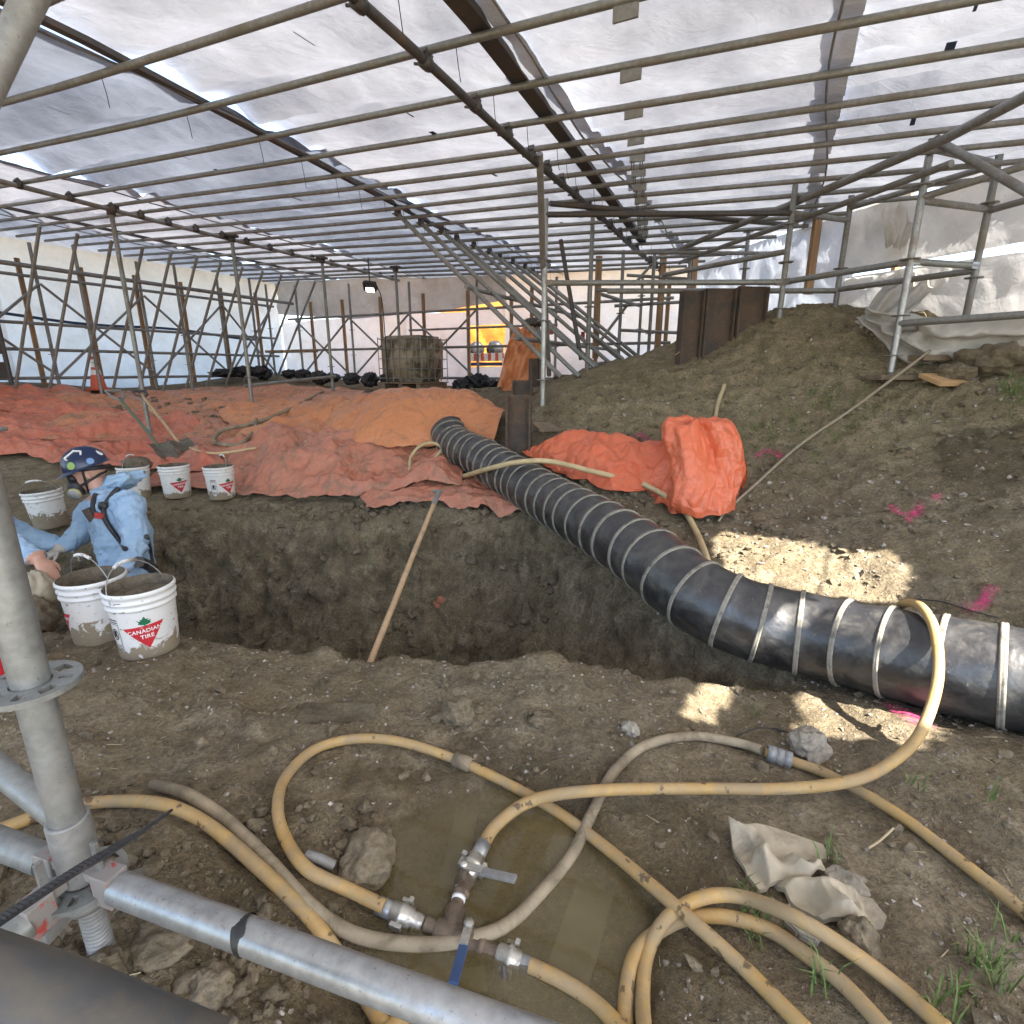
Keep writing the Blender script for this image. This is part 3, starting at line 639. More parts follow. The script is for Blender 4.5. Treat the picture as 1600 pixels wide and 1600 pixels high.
# --- wall sheeting
def curtain(name, base, top, nu, nv, mat, label, amp=.05, seed=0, group='wall sheeting', tear=None):
    # base/top: world polylines (left to right); ruffled sheet between them
    def rs(pl, t):
        pl = np.array([tuple(q) for q in pl]); s = np.r_[0, np.cumsum(np.linalg.norm(np.diff(pl, axis=0), axis=1))]; s /= s[-1]
        return np.stack([np.interp(t, s, pl[:, k]) for k in range(3)], -1)
    u = np.linspace(0, 1, nu); v = np.linspace(0, 1, nv); Bq, Tq = rs(base, u), rs(top, u)
    A = Bq[:, None] * (1 - v)[None, :, None] + Tq[:, None] * v[None, :, None]
    d = Tq - Bq; tang = np.gradient(Bq, axis=0); nrm = np.cross(tang, d); nrm /= np.linalg.norm(nrm, axis=1)[:, None] + 1e-9
    X, Y, Z = A[..., 0], A[..., 1], A[..., 2]
    h = amp * (fbm(X * 1.3 + seed, Y * 1.3 + Z * .8, Z * .9, 3) + .5 * ridged(X * 2.5 + Z * 1.4 + seed, Y * 2.5, Z * .7, 2) - .4)
    Hc = X * tang[:, 0].mean() + Y * tang[:, 1].mean(); Hc = Hc / (np.hypot(tang[:, 0].mean(), tang[:, 1].mean()) + 1e-9)
    h = h + amp * (1.1 * tri(Hc * 1.4 + seed, Z * .7, seed) + .45 * tri(Hc * 3.6 + Z * 1.2, Z * 1.6, seed + 2) + .15 * tri(Hc * 8, Z * 6, seed + 5))
    h = h * (np.sin(PI * np.clip(v, .04, .97)) ** .4)[None]
    A = A + nrm[:, None] * h[..., None]
    o = MB().grid(A).build(name, mat); return tag(o, label, 'sheeting', group)
def lwp(u, z, off=-.3): return LW(u, z, off)
curtain('wall_sheet', [LW(u, .85, -.28) for u in (-.8, 4.2)], [LW(u, 2.72 + .3, -.28) for u in (-.8, 4.2)], 120, 50, 'wall_film', 'white sheeting on left wall beside the dark ladder beam', .05, 1)
curtain('wall_sheet', [LW(u, .85, -.3) for u in (4.15, 9.3)], [LW(u, 3.1, -.3) for u in (4.15, 9.3)], 120, 50, 'wall_film', 'white sheeting on left wall behind the traffic cone and props', .05, 9)
tpp = [LW(u, 2.12 - .03 * u + .03 * math.sin(u * 2.1), -.2) for u in np.arange(.5, 8.8, .3)]
vb_ = []; 
for q in tpp: vb_ += [q + Vector((0, 0, .022)), q - Vector((0, 0, .022))]
tag(MB().add(vb_, [(2 * k, 2 * k + 1, 2 * k + 3, 2 * k + 2) for k in range(len(tpp) - 1)]).build('edge_tape', 'blue_plastic'), 'dark blue tape line running along the left white sheeting', 'tape')
fz = lambda wv: float(gz(*UW(WALL_F + .25, wv))) - .03
# door opening between px 735-785 : w range
def far_w(px):
    r = ray(px, 560); a = r.x * math.sin(AZ) + r.y * math.cos(AZ); t = (WALL_F + .25) / a; return toUW(r.x * t, r.y * t)[1]
DW0, DW1 = far_w(733), far_w(787)
DZ0, DZ1 = 1.25, 2.02
curtain('wall_sheet', [FW(-10.4, .8, -.25), FW(-6.9, .8, -.25)], [FW(-10.4, 2.25, -.25), FW(-6.9, 2.3, -.25)], 90, 40, 'wall_film', 'bright lower white sheeting of the far wall behind black bags', .04, 3)
curtain('wall_sheet', [FW(-6.95, .7, -.26), FW(DW0, .7, -.26)], [FW(-6.95, 2.3, -.26), FW(DW0, 2.26, -.26)], 90, 40, 'wall_film', 'white sheeting of the far wall behind the dirty tank', .04, 5)
curtain('wall_sheet', [FW(DW0 - .02, DZ1, -.27), FW(DW1 + .02, DZ1, -.27)], [FW(DW0 - .02, 2.28, -.27), FW(DW1 + .02, 2.3, -.27)], 30, 14, 'wall_film', 'short white sheeting flap over the bright doorway', .015, 6)
curtain('wall_sheet', [FW(DW0 - .02, .7, -.27), FW(DW1 + .02, .7, -.27)], [FW(DW0 - .02, DZ0, -.27), FW(DW1 + .02, DZ0 + .02, -.27)], 30, 14, 'wall_film', 'low white sheeting panel below the bright doorway', .015, 7)
curtain('wall_sheet', [FW(DW1, .7, -.26), FW(-1.3, .9, -.26)], [FW(DW1, 3.0, -.26), FW(-1.3, 3.0, -.26)], 70, 50, 'wall_film', 'white sheeting right of the bright doorway behind leaning tubes', .05, 8)
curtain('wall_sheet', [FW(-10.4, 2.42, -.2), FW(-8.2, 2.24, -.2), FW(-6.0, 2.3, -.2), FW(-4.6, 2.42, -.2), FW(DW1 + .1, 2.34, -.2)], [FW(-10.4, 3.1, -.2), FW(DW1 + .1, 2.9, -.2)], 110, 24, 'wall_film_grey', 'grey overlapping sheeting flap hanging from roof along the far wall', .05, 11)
rwb = []; rwt = []
for (x, y) in RW: rwb.append((x, y, float(gz(x, y)) - .1)); rwt.append((x, y, roofz(x, y) + .06))
def seg(pl, a, b_): return pl[a:b_ + 1]
def lerp3(a, b_, t): return tuple(a[k] * (1 - t) + b_[k] * t for k in range(3))
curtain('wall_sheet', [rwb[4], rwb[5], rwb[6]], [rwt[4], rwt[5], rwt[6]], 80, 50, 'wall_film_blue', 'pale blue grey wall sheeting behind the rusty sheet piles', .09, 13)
m3b, m3t = rwb[3], rwt[3]
# right wall : lower and upper sheets with daylight gap between them
mid = [lerp3(rwb[k], rwt[k], f) for k, f in ((2, .55), (3, .5), (4, .38))]; mid2 = [lerp3(rwb[k], rwt[k], f) for k, f in ((2, .58), (3, .56), (4, .4))]
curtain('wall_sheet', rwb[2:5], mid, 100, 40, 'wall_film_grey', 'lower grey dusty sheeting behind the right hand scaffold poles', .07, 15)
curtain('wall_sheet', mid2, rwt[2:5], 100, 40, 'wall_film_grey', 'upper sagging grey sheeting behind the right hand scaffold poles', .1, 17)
curtain('wall_sheet', rwb[0:3], rwt[0:3], 60, 30, 'wall_film', 'white wall sheeting at the near right end of the enclosure', .05, 19)

# --- right hand scaffold with double row of standards
Rs = scaffold('bay_scaffold', 'bright galvanised scaffold bay standing on dirt slope at right', (2.85, 4.13, 1.15))
S1b = P(1390, 590, 4.0); S1 = Vector((S1b.x, S1b.y, 0))
S2 = Vector((2.4, 5.05, 0)); S3 = Vector((.29, 5.1, 0)); S1k = Vector((3.47, 4.3, 0)); S2k = Vector((3.02, 5.28, 0))
def V3(q, z): return Vector((q.x, q.y, z))
standard(Rs, V3(S1, S1b.z + .04), V3(S1, 2.88), 'galv_bright', (.12, .4, .78, 1.25))
MB().lathe([(0, 0), (.07, 0), (.07, .008), (.02, .012), (.02, .1), (0, .1)], V3(S1, S1b.z - .03), None, 12).build('base_jack', 'galv_dull', Rs)
standard(Rs, V3(S1k, float(gz(S1k.x, S1k.y)) - .02), V3(S1k, 2.75), 'galv', (.4, .9, 1.3))
standard(Rs, V3(S2, float(gz(S2.x, S2.y)) - .05), V3(S2, 2.72), 'galv', (.12, .5, .8))
standard(Rs, V3(S3, float(gz(S3.x, S3.y)) - .05), V3(S3, 2.62), 'galv_bright', (.28, .8, 1.3))
standard(Rs, V3(S2k, 1.6), V3(S2k, 2.75), 'galv_dull', (.5,))
HR = 1.95
ledger(Rs, V3(S1, HR), V3(S2, HR), 'galv', TR, 'red_worn'); ledger(Rs, V3(S2, HR), V3(S3, HR), 'galv', TR, 'red_worn')
ledger(Rs, V3(S1, HR), V3(S1k, HR), 'galv', TR, 'galv_bright'); ledger(Rs, V3(S1k, HR - .03), V3(S2k, HR - .03), 'galv_dull'); ledger(Rs, V3(S2k, HR - .04), V3(S3, HR - .04) + Vector((.6, .2, 0)), 'galv_dull')
ledger(Rs, V3(S1, 2.34), V3(S1k, 2.33), 'galv_dull'); ledger(Rs, V3(S1, 2.36), V3(S1k, 2.6) + Vector((.5, -1.2, 0)), 'galv_dull'); ledger(Rs, V3(S1k, 2.32), V3(S1k, 2.36) + Vector((.4, -1.6, 0)), 'galv_dull')
ledger(Rs, V3(S1, 2.66), V3(S1k, 2.62), 'galv_dull'); ledger(Rs, V3(S1k, 2.62), V3(S2k, 2.6), 'galv_dull')
ledger(Rs, V3(S1, 1.53), V3(S1, 1.53) + Vector((.75, -1.6, 0)), 'galv_dull'); ledger(Rs, V3(S1k, 1.47), V3(S1k, 1.47) + Vector((.6, -1.6, 0)), 'galv_dull'); ledger(Rs, V3(S1, 1.5), V3(S1k, 1.5), 'galv_dull')
ledger(Rs, V3(S1, 2.72), P(1640, 320, 3.0), 'galv_dull', .026, 'red_worn', 'brace')
ledger(Rs, V3(S2, 2.5), V3(S3, 2.5), 'steel_dark'); ledger(Rs, V3(S2k, 2.5), V3(S2, 2.5), 'galv_dull')
ledger(Rs, V3(S2, 2.2), V3(S2, 2.2) + Vector((-.75, 1.2, 0)), 'galv_dull')
ledger(Rs, P(860, 318, 4.6), P(1240, 352, 5.6), 'steel_dark')
# rear bay between the leaning tubes and the sheet piles
Bs = scaffold('bay_scaffold', 'weathered scaffold bay behind the leaning tubes beyond dirt bank', P(930, 570, 7))
for (a, b_, dd, mt) in (((931, 322), (918, 572), 6.2, 'galv'), ((981, 400), (966, 560), 7.6, 'galv'), ((1032, 395), (1013, 552), 7.6, 'galv_dull'), ((1085, 375), (1075, 450), 7.2, 'galv_dull'), ((1173, 330), (1160, 455), 6.4, 'galv_dull')):
    p0 = P(b_[0], b_[1], dd); p1 = Vector((p0.x, p0.y, P(a[0], a[1], dd).z)); p0.z = min(p0.z, float(gz(p0.x, p0.y)) - .03) if dd > 7.3 else p0.z - .1
    standard(Bs, p0, p1, mt, (.35, .75))
for (a, b_, d0, d1_) in (((920, 394), (1215, 396), 6.2, 6.3), ((930, 453), (1060, 456), 6.2, 6.4), ((980, 430), (1075, 436), 7.6, 7.2), ((940, 460), (1000, 478), 6.2, 7.6), ((960, 478), (1065, 472), 7.6, 7.4), ((970, 516), (1060, 520), 7.6, 7.5), ((920, 570), (1015, 560), 6.3, 7.4), ((990, 445), (1030, 400), 7.5, 7.5), ((940, 530), (985, 470), 7.6, 7.6)):
    ledger(Bs, P(*a, d0), P(*b_, d1_), 'galv_dull', .022)
for px in (938, 1035, 1090, 1270, 1400):
    dd = {938: 8.2, 1035: 8.0, 1090: 7.4, 1270: 5.6, 1400: 5.1}[px]; y0, y1 = {938: (405, 560), 1035: (400, 545), 1090: (370, 450), 1270: (300, 460), 1400: (250, 470)}[px]
    p0 = P(px - 8, y1, dd); zt = P(px, y0, dd).z; MB().box((p0.x, p0.y, (p0.z + zt) / 2), (.09, .045, zt - p0.z), Matrix.Rotation(.3, 3, 'Z')).build('timber_stud', 'wood', Bs)
p0 = P(1578, 560, 4.2); MB().tube([p0, P(1600, 470, 4.2), P(1640, 330, 4.2)], .045, 4).build('timber_stud', 'wood', Bs)

# bank of raking tubes at centre
Kb = scaffold('raking_bank', 'bank of parallel leaning steel tubes propping roof beside dirt bank', UW(6, -2) + (1.0,))
for k in range(10):
    u0 = 5.02 + k * .39; top = under(u0, -3.78 + .02 * (k % 3), -.03); x, y = UW(u0 + .02 * (k % 2), -1.92 + .05 * (k % 3)); bot = Vector((x, y, max(1.14 - .01 * k, float(gz(x, y)) + .01)))
    t = ledger(Kb, top, bot, 'galv' if k % 3 else 'galv_dull', TR, None, 'raker')
    coupler(top, 'galv_dull', .9, d1).build('coupler', 'rusty' if k == 2 else 'steel_dark', t)
ledger(Kb, P(876, 375, 5.8), P(908, 562, 5.9), 'steel_dark', TR, None, 'prop')
for k, zz in ((0, 1.5), (1, 2.0)):
    a = Vector((*UW(4.9, -2.35 - k * .55), zz)); b_ = Vector((*UW(8.7, -2.35 - k * .55), zz)); ledger(Kb, a, b_, 'galv_dull', .022)
for k in (3, 6):
    x, y = UW(5.02 + k * .39, -2.5); MB().box((x, y, 1.66), (.05, .05, .1)).build('clamp', 'red_paint', Kb)
tag(MB().tube([P(843, 240, 3.85), P(848, 400, 4.6), P(858, 586, 5.9)], .026, 12).build('leaning_prop', 'galv_dull'), 'tall dark grey tube leaning beside the bright upright at centre', 'scaffold tube')

# --- rusty sheet piles and H piles
def pile(name, px0, px1, py0, py1, d, label, group='rusty steel piles', mat='rusty', rz=0.0, depth=.12, fl=True):
    a = P((px0 + px1) / 2, py1, d); b_ = P((px0 + px1) / 2, py0, d); wd = (px1 - px0) * d / F; zt = b_.z; zb = a.z - .25
    o = thing(name, label, 'steel pile', (a.x, a.y, a.z), group); R = Matrix.Rotation(rz, 3, 'Z'); h = zt - zb; c = Vector((a.x, a.y, zb + h / 2))
    MB().box(c, (wd, .022, h), R).build('web', mat, o)
    for s_ in (-1, 1):
        MB().box(c + R @ Vector((s_ * (wd / 2 - .006), .0, -.004)), (.018, depth, h - .01), R).build('flange', mat, o)
    return o
for i, (a, b_, t0) in enumerate(((1058, 1090, 458), (1092, 1138, 455), (1141, 1186, 452))):
    pile('sheet_pile', a, b_, t0, 562, 5.0, ['leftmost rusty sheet pile standing in dirt slope', 'middle rusty sheet pile standing in dirt slope', 'rightmost rusty sheet pile standing in dirt slope'][i], 'rusty sheet piles', 'rusty', .12)
hp = pile('steel_pile', 792, 829, 616, 716, 4.6, 'rusty steel pile with pink paint mark at duct mouth', 'rusty steel piles', 'rusty', -.1, .16)
pile('steel_pile', 801, 831, 594, 625, 5.4, 'short rusty pile stub behind the pink marked pile', 'rusty steel piles', 'rusty', -.1, .14)
pile('steel_pile', 828, 842, 560, 610, 5.9, 'narrow rusty pile beside hanging orange tarpaulin', 'rusty steel piles', 'rusty', .3, .1)
# pink letter on the pile
mk = MB()
for a, b_ in (((806, 656), (815, 654)), ((808, 660), (808, 676)), ((808, 676), (816, 684))):
    mk.tube([P(a[0], a[1], 4.565), P(b_[0], b_[1], 4.565)], .011, 5)
plain('pink_flat', (.75, .07, .2), .7); mk.build('paint_mark', 'pink_flat', hp)

# loose drape of film by the right wall
def cloth_strip(path, widths, mat, name, label, cat, amp=.05, seed=0, nv=24, per=12, up=None, group=None, thick=0):
    c = catmull(path, per); wl = np.interp(np.linspace(0, 1, len(c)), np.linspace(0, 1, len(widths)), widths); A = np.zeros((len(c), nv, 3))
    for i, q in enumerate(c):
        t = (c[min(i + 1, len(c) - 1)] - c[max(i - 1, 0)]).normalized(); sd_ = Vector(up) if up else Vector((1, 0, 0)); sd_ = (sd_ - t * sd_.dot(t)).normalized(); nn = t.cross(sd_)
        for j in range(nv):
            s_ = (j / (nv - 1) - .5); h = amp * (math.sin(s_ * 17 + seed + i * .12) * .6 + 1.2 * float(pn(s_ * 5 + seed, i * .15, .3)))
            A[i, j] = q + sd_ * s_ * wl[i] + nn * h
    return tag(MB().grid(A).build(name, mat), label, cat, group)
cloth_strip([P(1412, 262, 4.75), P(1405, 320, 4.7), P(1400, 385, 4.6)], [.12, .28, .3, .14], 'drape_film', 'loose_sheet', 'loose flap of dusty white sheeting hanging by timber stud', 'sheeting', .04, 2)
cloth_strip([P(1450, 420, 4.75), P(1400, 470, 4.4), P(1362, 515, 4.25)], [.3, .32, .16], 'drape_film', 'loose_sheet', 'torn tail of dusty sheeting hanging down to the dirt crest', 'sheeting', .05, 4)
cloth_strip([P(1345, 490, 4.3), P(1400, 522, 4.05), P(1460, 540, 3.92), P(1530, 533, 3.8), P(1640, 520, 3.6)], [.12, .3, .4, .4, .36], 'drape_film', 'loose_sheet', 'gathered dirty sheeting lying along foot of the right wall', 'sheeting', .07, 6, 30, 14, (0, -.45, .9))

# ================================================================== OBJECTS
# --- ventilation duct
ctr = [P(*q) for q in DUCT]; cpath = catmull(ctr, 24)
cpath = [Vector((q.x, q.y, max(q.z, float(gz(q.x, q.y)) + .15))) for q in cpath]
for _ in range(6): cpath = [cpath[0]] + [(cpath[i - 1] + cpath[i] * 2 + cpath[i + 1]) / 4 for i in range(1, len(cpath) - 1)] + [cpath[-1]]
L = [0.0]
for i in range(1, len(cpath)): L.append(L[-1] + (cpath[i] - cpath[i - 1]).length)
La = np.array(L); Ca = np.array([tuple(q) for q in cpath])
def along(s): return Vector([float(np.interp(s, La, Ca[:, k])) for k in range(3)])
NS = 420; ss = np.linspace(0, L[-1], NS); DR = .172
rings = []; s_ = .06
while s_ < L[-1] - .03: rings.append(s_); s_ += random.uniform(-.016, .016); s_ += .115 + .04 * min(1, s_ / 2.6)
rg = np.array(rings)
def drf(i, k):
    s = ss[i]; j = np.searchsorted(rg, s); a = rg[j - 1] if j > 0 else 0; b_ = rg[j] if j < len(rg) else L[-1]; t = (s - a) / max(b_ - a, 1e-6)
    th = 2 * PI * k / 40; sag = -.035 * math.sin(PI * min(max(t, 0), 1)) ** .8
    wr = .04 * float(pn(s * 9 + math.cos(th) * 2.4, math.sin(th) * 2.4, 1.7)) * math.sin(PI * min(max(t, 0), 1))
    return 1 + sag + wr
duct = MB().tube([along(s) for s in ss], DR, 40, True, drf).build('ventilation_duct', 'duct')
tag(duct, 'black ribbed ventilation duct snaking from orange tarpaulin along the pit', 'air duct')
for i, s in enumerate(rings):
    c = along(s); t = (along(min(s + .03, L[-1])) - along(max(s - .03, 0))).normalized(); tl = Vector((random.uniform(-.07, .07), random.uniform(-.07, .07), random.uniform(-.04, .04))); t = (t + tl).normalized()
    R = frame(t); w_ = .0085 + random.uniform(-.001, .002); r0 = DR * 1.0 + .001
    m = MB(); m.lathe([(r0 - .004, -w_ * 1.1), (r0 + .003, -w_), (r0 + .0045, -w_ * .3), (r0 + .0025, 0), (r0 + .0045, w_ * .3), (r0 + .003, w_), (r0 - .004, w_ * 1.1)], c, R, 40); m.build('hoop_band', 'duct_band', duct)

# --- orange tarpaulins
def tarp(name, top, bot, nu, nv, mat, label, lift=.02, fold=.06, seed=0., bulge=None, fx=2.2, fy=4.0, edge=.03):
    T_ = [G(*q) for q in top]; B_ = [G(*q) for q in bot]
    def rs(pl, t):
        pl = np.array([tuple(q) for q in catmull(pl, 8)]); s = np.linspace(0, 1, len(pl)); return np.stack([np.interp(t, s, pl[:, k]) for k in range(3)], -1)
    nu = int(nu * 1.4); nv = int(nv * 1.4); u = np.linspace(0, 1, nu); v = np.linspace(0, 1, nv); a, b_ = rs(T_, u), rs(B_, u)
    X = a[:, None, 0] * (1 - v) + b_[:, None, 0] * v; Y = a[:, None, 1] * (1 - v) + b_[:, None, 1] * v
    U_, V_ = np.meshgrid(u, v, indexing='ij')
    ed = edge * (1 - np.minimum(1, np.minimum(np.minimum(U_, 1 - U_), np.minimum(V_, 1 - V_)) * 12))
    X = X + ed * 2 * pn(X * 4 + seed, Y * 4, 3.); Y = Y + ed * 2 * pn(X * 4, Y * 4 + seed, 9.)
    wx = .35 * pn(X * 1.1 + seed, Y * 1.1, 1.) + .12 * pn(X * 4 + seed, Y * 4, 2.); wy = .35 * pn(X * 1.1, Y * 1.1 + seed, 4.)
    h = ridged((X + wx) * fx * .5 + seed, (Y + wy) * fy * .5, seed, 3, .55) - .75
    h2 = ridged((X + wx) * fx * 1.7 + seed, (Y + wy) * fy * 1.3, seed + 4, 2, .5) - .8
    bl = .6 * np.clip(pn(X * .9 + seed, Y * 1.2, 7.7) + .3, 0, 1.2)
    rk = np.random.RandomState(int(seed * 10)); cr_ = 0
    for k_ in range(7):
        a_ = rk.uniform(0, PI); fq = rk.uniform(1.2, 3.4); tt = (X * math.cos(a_) + Y * math.sin(a_)) * fq + rk.uniform(0, 1) + .22 * pn(X * 1.6 + k_, Y * 1.6, seed)
        m_ = np.clip(pn(X * 1.3 + k_ * 3, Y * 1.3, seed + k_) * 1.6 + .25, 0, 1); fr_ = tt - np.floor(tt); cr_ = cr_ + m_ * np.clip(1 - np.abs(fr_ - .5) / .14, 0, 1) * rk.uniform(.5, 1.2)
    h2 = h2 + .9 * cr_
    fl = np.minimum(1, np.minimum(np.minimum(U_, 1 - U_), np.minimum(V_, 1 - V_)) * 14) * .8 + .2
    Z = gz(X, Y) 
    for _ in range(3):
        Z[1:-1, 1:-1] = (Z[1:-1, 1:-1] * 2 + Z[:-2, 1:-1] + Z[2:, 1:-1] + Z[1:-1, :-2] + Z[1:-1, 2:]) / 6
    Z = np.maximum(Z, gz(X, Y)) + lift + fl * fold * (.55 * np.clip(h, -.3, 1) + .18 * h2 + bl + 1.15 * tri(X * fx * .75, Y * fy * .55, seed) + .5 * tri(X * fx * 1.9 + 3, Y * fy * 1.5, seed + 1) + .09 * tri(X * 9, Y * 12, seed + 2))
    if bulge is not None: Z = Z + bulge(U_, V_, X, Y)
    Z = np.maximum(Z, gz(X, Y) + .008)
    o = MB().grid(np.stack([X, Y, Z], -1)).build(name, mat); return tag(o, label, 'tarpaulin', 'orange tarpaulins')
tarp('tarpaulin', [(60, 618), (200, 612), (330, 606), (430, 604), (560, 612), (680, 622)], [(60, 690), (200, 692), (330, 700), (430, 700), (560, 690), (700, 690)], 220, 70, 'tarp_muddy', 'muddy orange tarpaulin spread under the roof props', .015, .07, 1.3)
tarp('tarpaulin', [(-60, 640), (60, 632), (160, 636), (240, 650), (330, 668)], [(-60, 716), (40, 718), (120, 734), (240, 742), (360, 748)], 170, 80, 'tarp_red', 'folded red tarpaulin behind the worker in blue coverall', .04, .1, 5.1, None, 2.0, 4.5)
tarp('tarpaulin', [(-60, 604), (40, 610), (140, 614)], [(-60, 648), (40, 644), (150, 640)], 70, 40, 'tarp_red', 'dusty red tarpaulin below the bright left wall', .03, .06, 8.1)
tarp('tarpaulin', [(300, 690), (400, 686), (520, 690), (640, 700), (730, 712)], [(215, 768), (330, 770), (430, 784), (540, 788), (600, 778), (720, 770)], 200, 80, 'tarp_pink', 'faded pink tarpaulin draped along the far pit edge', .05, .1, 2.7, None, 2.4, 3.2)
tarp('tarpaulin', [(560, 775), (640, 752), (740, 745), (790, 765)], [(575, 803), (680, 796), (760, 800), (846, 812)], 120, 50, 'tarp_pink', 'creased pink tarpaulin corner lying under black duct at the pit edge', .05, .05, 12.7, None, 2.0, 6.0)
tarp('tarpaulin', [(330, 640), (420, 632), (500, 634), (560, 640)], [(380, 700), (450, 705), (520, 708), (580, 700)], 110, 60, 'tarp_orange', 'crumpled orange tarpaulin between roof prop and orange mound', .05, .08, 6.4)
def bg_(U_, V_, X, Y):
    return .33 * np.clip(1 - ((U_ - .62) / .46) ** 2, 0, 1) ** .55 * np.clip(np.sin(PI * np.clip(V_ * .95 + .02, 0, 1)), 0, 1) ** .6
tarp('tarpaulin', [(470, 652), (560, 645), (660, 640), (740, 640), (800, 655)], [(440, 706), (530, 712), (610, 716), (690, 716), (765, 712)], 150, 90, 'tarp_orange', 'bulging orange tarpaulin mound swallowing the mouth of black duct', .04, .05, 3.3, bg_, 2.6, 2.0)
tarp('tarpaulin', [(820, 712), (880, 690), (945, 692), (1010, 706)], [(860, 745), (930, 770), (985, 782), (1040, 775)], 90, 60, 'tarp_bright', 'bright orange tarpaulin lying across dirt bank right of black duct', .05, .07, 9.2, lambda U_, V_, X, Y: .12 * np.sin(PI * U_) * np.sin(PI * V_))
# heap of bunched tarpaulin at the right: crumpled lump with vertical folds
def lump(name, c, size, mat, label, cat, seed, amp=.25, fr=2.2, sub=5, rz=0., group=None, sharp=True, tilt=0.):
    bm = bmesh.new(); bmesh.ops.create_icosphere(bm, subdivisions=sub, radius=1.0); V = np.array([tuple(q.co) for q in bm.verts])
    a = ridged(V[:, 0] * fr + seed, V[:, 1] * fr, V[:, 2] * fr * .6, 3) - .8 if sharp else fbm(V[:, 0] * fr + seed, V[:, 1] * fr, V[:, 2] * fr, 4)
    b2 = fbm(V[:, 0] * 1.2 + seed, V[:, 1] * 1.2, V[:, 2] * 1.2, 2)
    r = 1 + amp * a + amp * .8 * b2; V = V * r[:, None] * np.array(size)[None]
    Rm = np.array(Matrix.Rotation(rz, 3, 'Z') @ Matrix.Rotation(tilt, 3, 'Y')); V = V @ Rm.T + np.array(tuple(c))
    fs = [[q.index for q in f.verts] for f in bm.faces]; bm.free()
    o = MB().add([tuple(q) for q in V], fs, True).build(name, mat); return tag(o, label, cat, group)
hb = G(1080, 798); hc = P(1098, 722, 3.62)
hv = []
NUh, NVh = 180, 90
th = np.linspace(0, 2 * PI, NUh); vv = np.linspace(0, 1, NVh); TH, VV = np.meshgrid(th, vv, indexing='ij')
prof = np.interp(VV, [0, .08, .3, .55, .75, .9, .97, 1.0], [1.0, 1.04, 1.02, .97, .92, .8, .6, .02])
cT, sT = np.cos(TH), np.sin(TH)
fold = .2 * (ridged(cT * 1.5 + 4, sT * 1.5, VV * 1.1, 3) - .8) + .16 * np.clip(pn(cT * 2.2, sT * 2.2, VV * 2.4 + 3), -1, 1)
fold = fold * .6 + .14 * np.sin(TH * 3 + VV * 4) * (1 - VV * .4)
fold += .3 * tri(TH * 1.3 + VV * .5, VV * .9, 3.) + .12 * tri(TH * 3.1 - VV, VV * 2.0, 5.) + .03 * tri(TH * 8, VV * 6, 7.)
Rr = prof * (1 + fold); hx, hy, hz = .265, .24, .58
HX = hc.x + Rr * cT * hx + .07 * VV * np.sin(4 * VV) ; HY = hc.y + Rr * sT * hy + .1 * VV; HZ = np.interp(VV, [0, .93, 1], [hb.z + .02, hb.z + hz + .02, hb.z + hz * .97 + .02]) + .05 * pn(cT * 2, sT * 2, VV * 2)
HZ = np.maximum(HZ, hb.z - .08)
tag(MB().grid(np.stack([HX, HY, HZ], -1)).build('tarpaulin_heap', 'tarp_bright'), 'tall bunched heap of bright orange tarpaulin on dirt slope', 'tarpaulin', 'orange tarpaulins')
tarp('tarpaulin', [(940, 705), (1000, 700), (1060, 715)], [(960, 776), (1030, 786), (1090, 796)], 70, 60, 'tarp_bright', 'orange tarpaulin tail gathered at foot of the tall heap', .06, .09, 19.2, lambda U_, V_, X, Y: .2 * U_ * np.sin(PI * V_))
# hanging orange tarpaulin at the doorway
cloth_strip([P(822, 512, 6.6), P(818, 545, 6.5), P(806, 585, 6.4), P(795, 610, 6.3)], [.28, .4, .38, .3], 'tarp_orange', 'hanging_tarpaulin', 'orange tarpaulin draped over pipe left of the leaning tubes', 'tarpaulin', .05, 9, 30, 14)
pp = thing('standing_pipe', 'grey upright pipe behind the draped orange tarpaulin', 'pipe', P(838, 590, 6.9))
MB().tube([P(838, 600, 6.9), P(838, 520, 6.9), P(834, 508, 6.9)], .07, 14).build('pipe', 'galv', pp)
lc = lump('cap', P(832, 505, 6.9), (.14, .14, .07), 'steel_dark', 'x', 'x', 3, .05); lc.parent = pp; lc.matrix_parent_inverse = pp.matrix_basis.inverted(); del lc['label']; del lc['category']
MB().tube([P(837, 565, 6.78), P(837, 540, 6.78)], .075, 14).build('sleeve', 'yellow_grey', pp)

# --- air hoses
HPTS = []
def hose(px, label, mat='hose', r=.015, name='air_hose', per=10, group='air hoses on the ground', raw=None):
    c = []
    for q in px:
        if len(q) == 4: c.append(P(q[0], q[1], q[2]))
        else:
            p = G(q[0], q[1], r + .005 + (q[2] if len(q) > 2 else 0)); p.z = max(p.z, .006); c.append(p)
    c = catmull(c, per); HPTS.extend([(q.x, q.y) for q in c])
    o = MB().tube(c, r, 12).build(name, mat); tag(o, label, 'hose', group); return o, c
def band(c, i, r, mat, parent, ln=.02, name='clamp_band'):
    t = (c[min(i + 1, len(c) - 1)] - c[max(i - 1, 0)]).normalized(); MB().lathe([(r * .8, -ln), (r, -ln), (r, ln), (r * .8, ln)], c[i], frame(t), 14).build(name, mat, parent)
hA, cA = hose([(-80, 1330), (0, 1296), (100, 1262), (180, 1252), (260, 1258, .01), (330, 1292), (420, 1370), (490, 1440), (550, 1525), (610, 1620)], 'yellow hose passing behind the near scaffold post to lower edge')
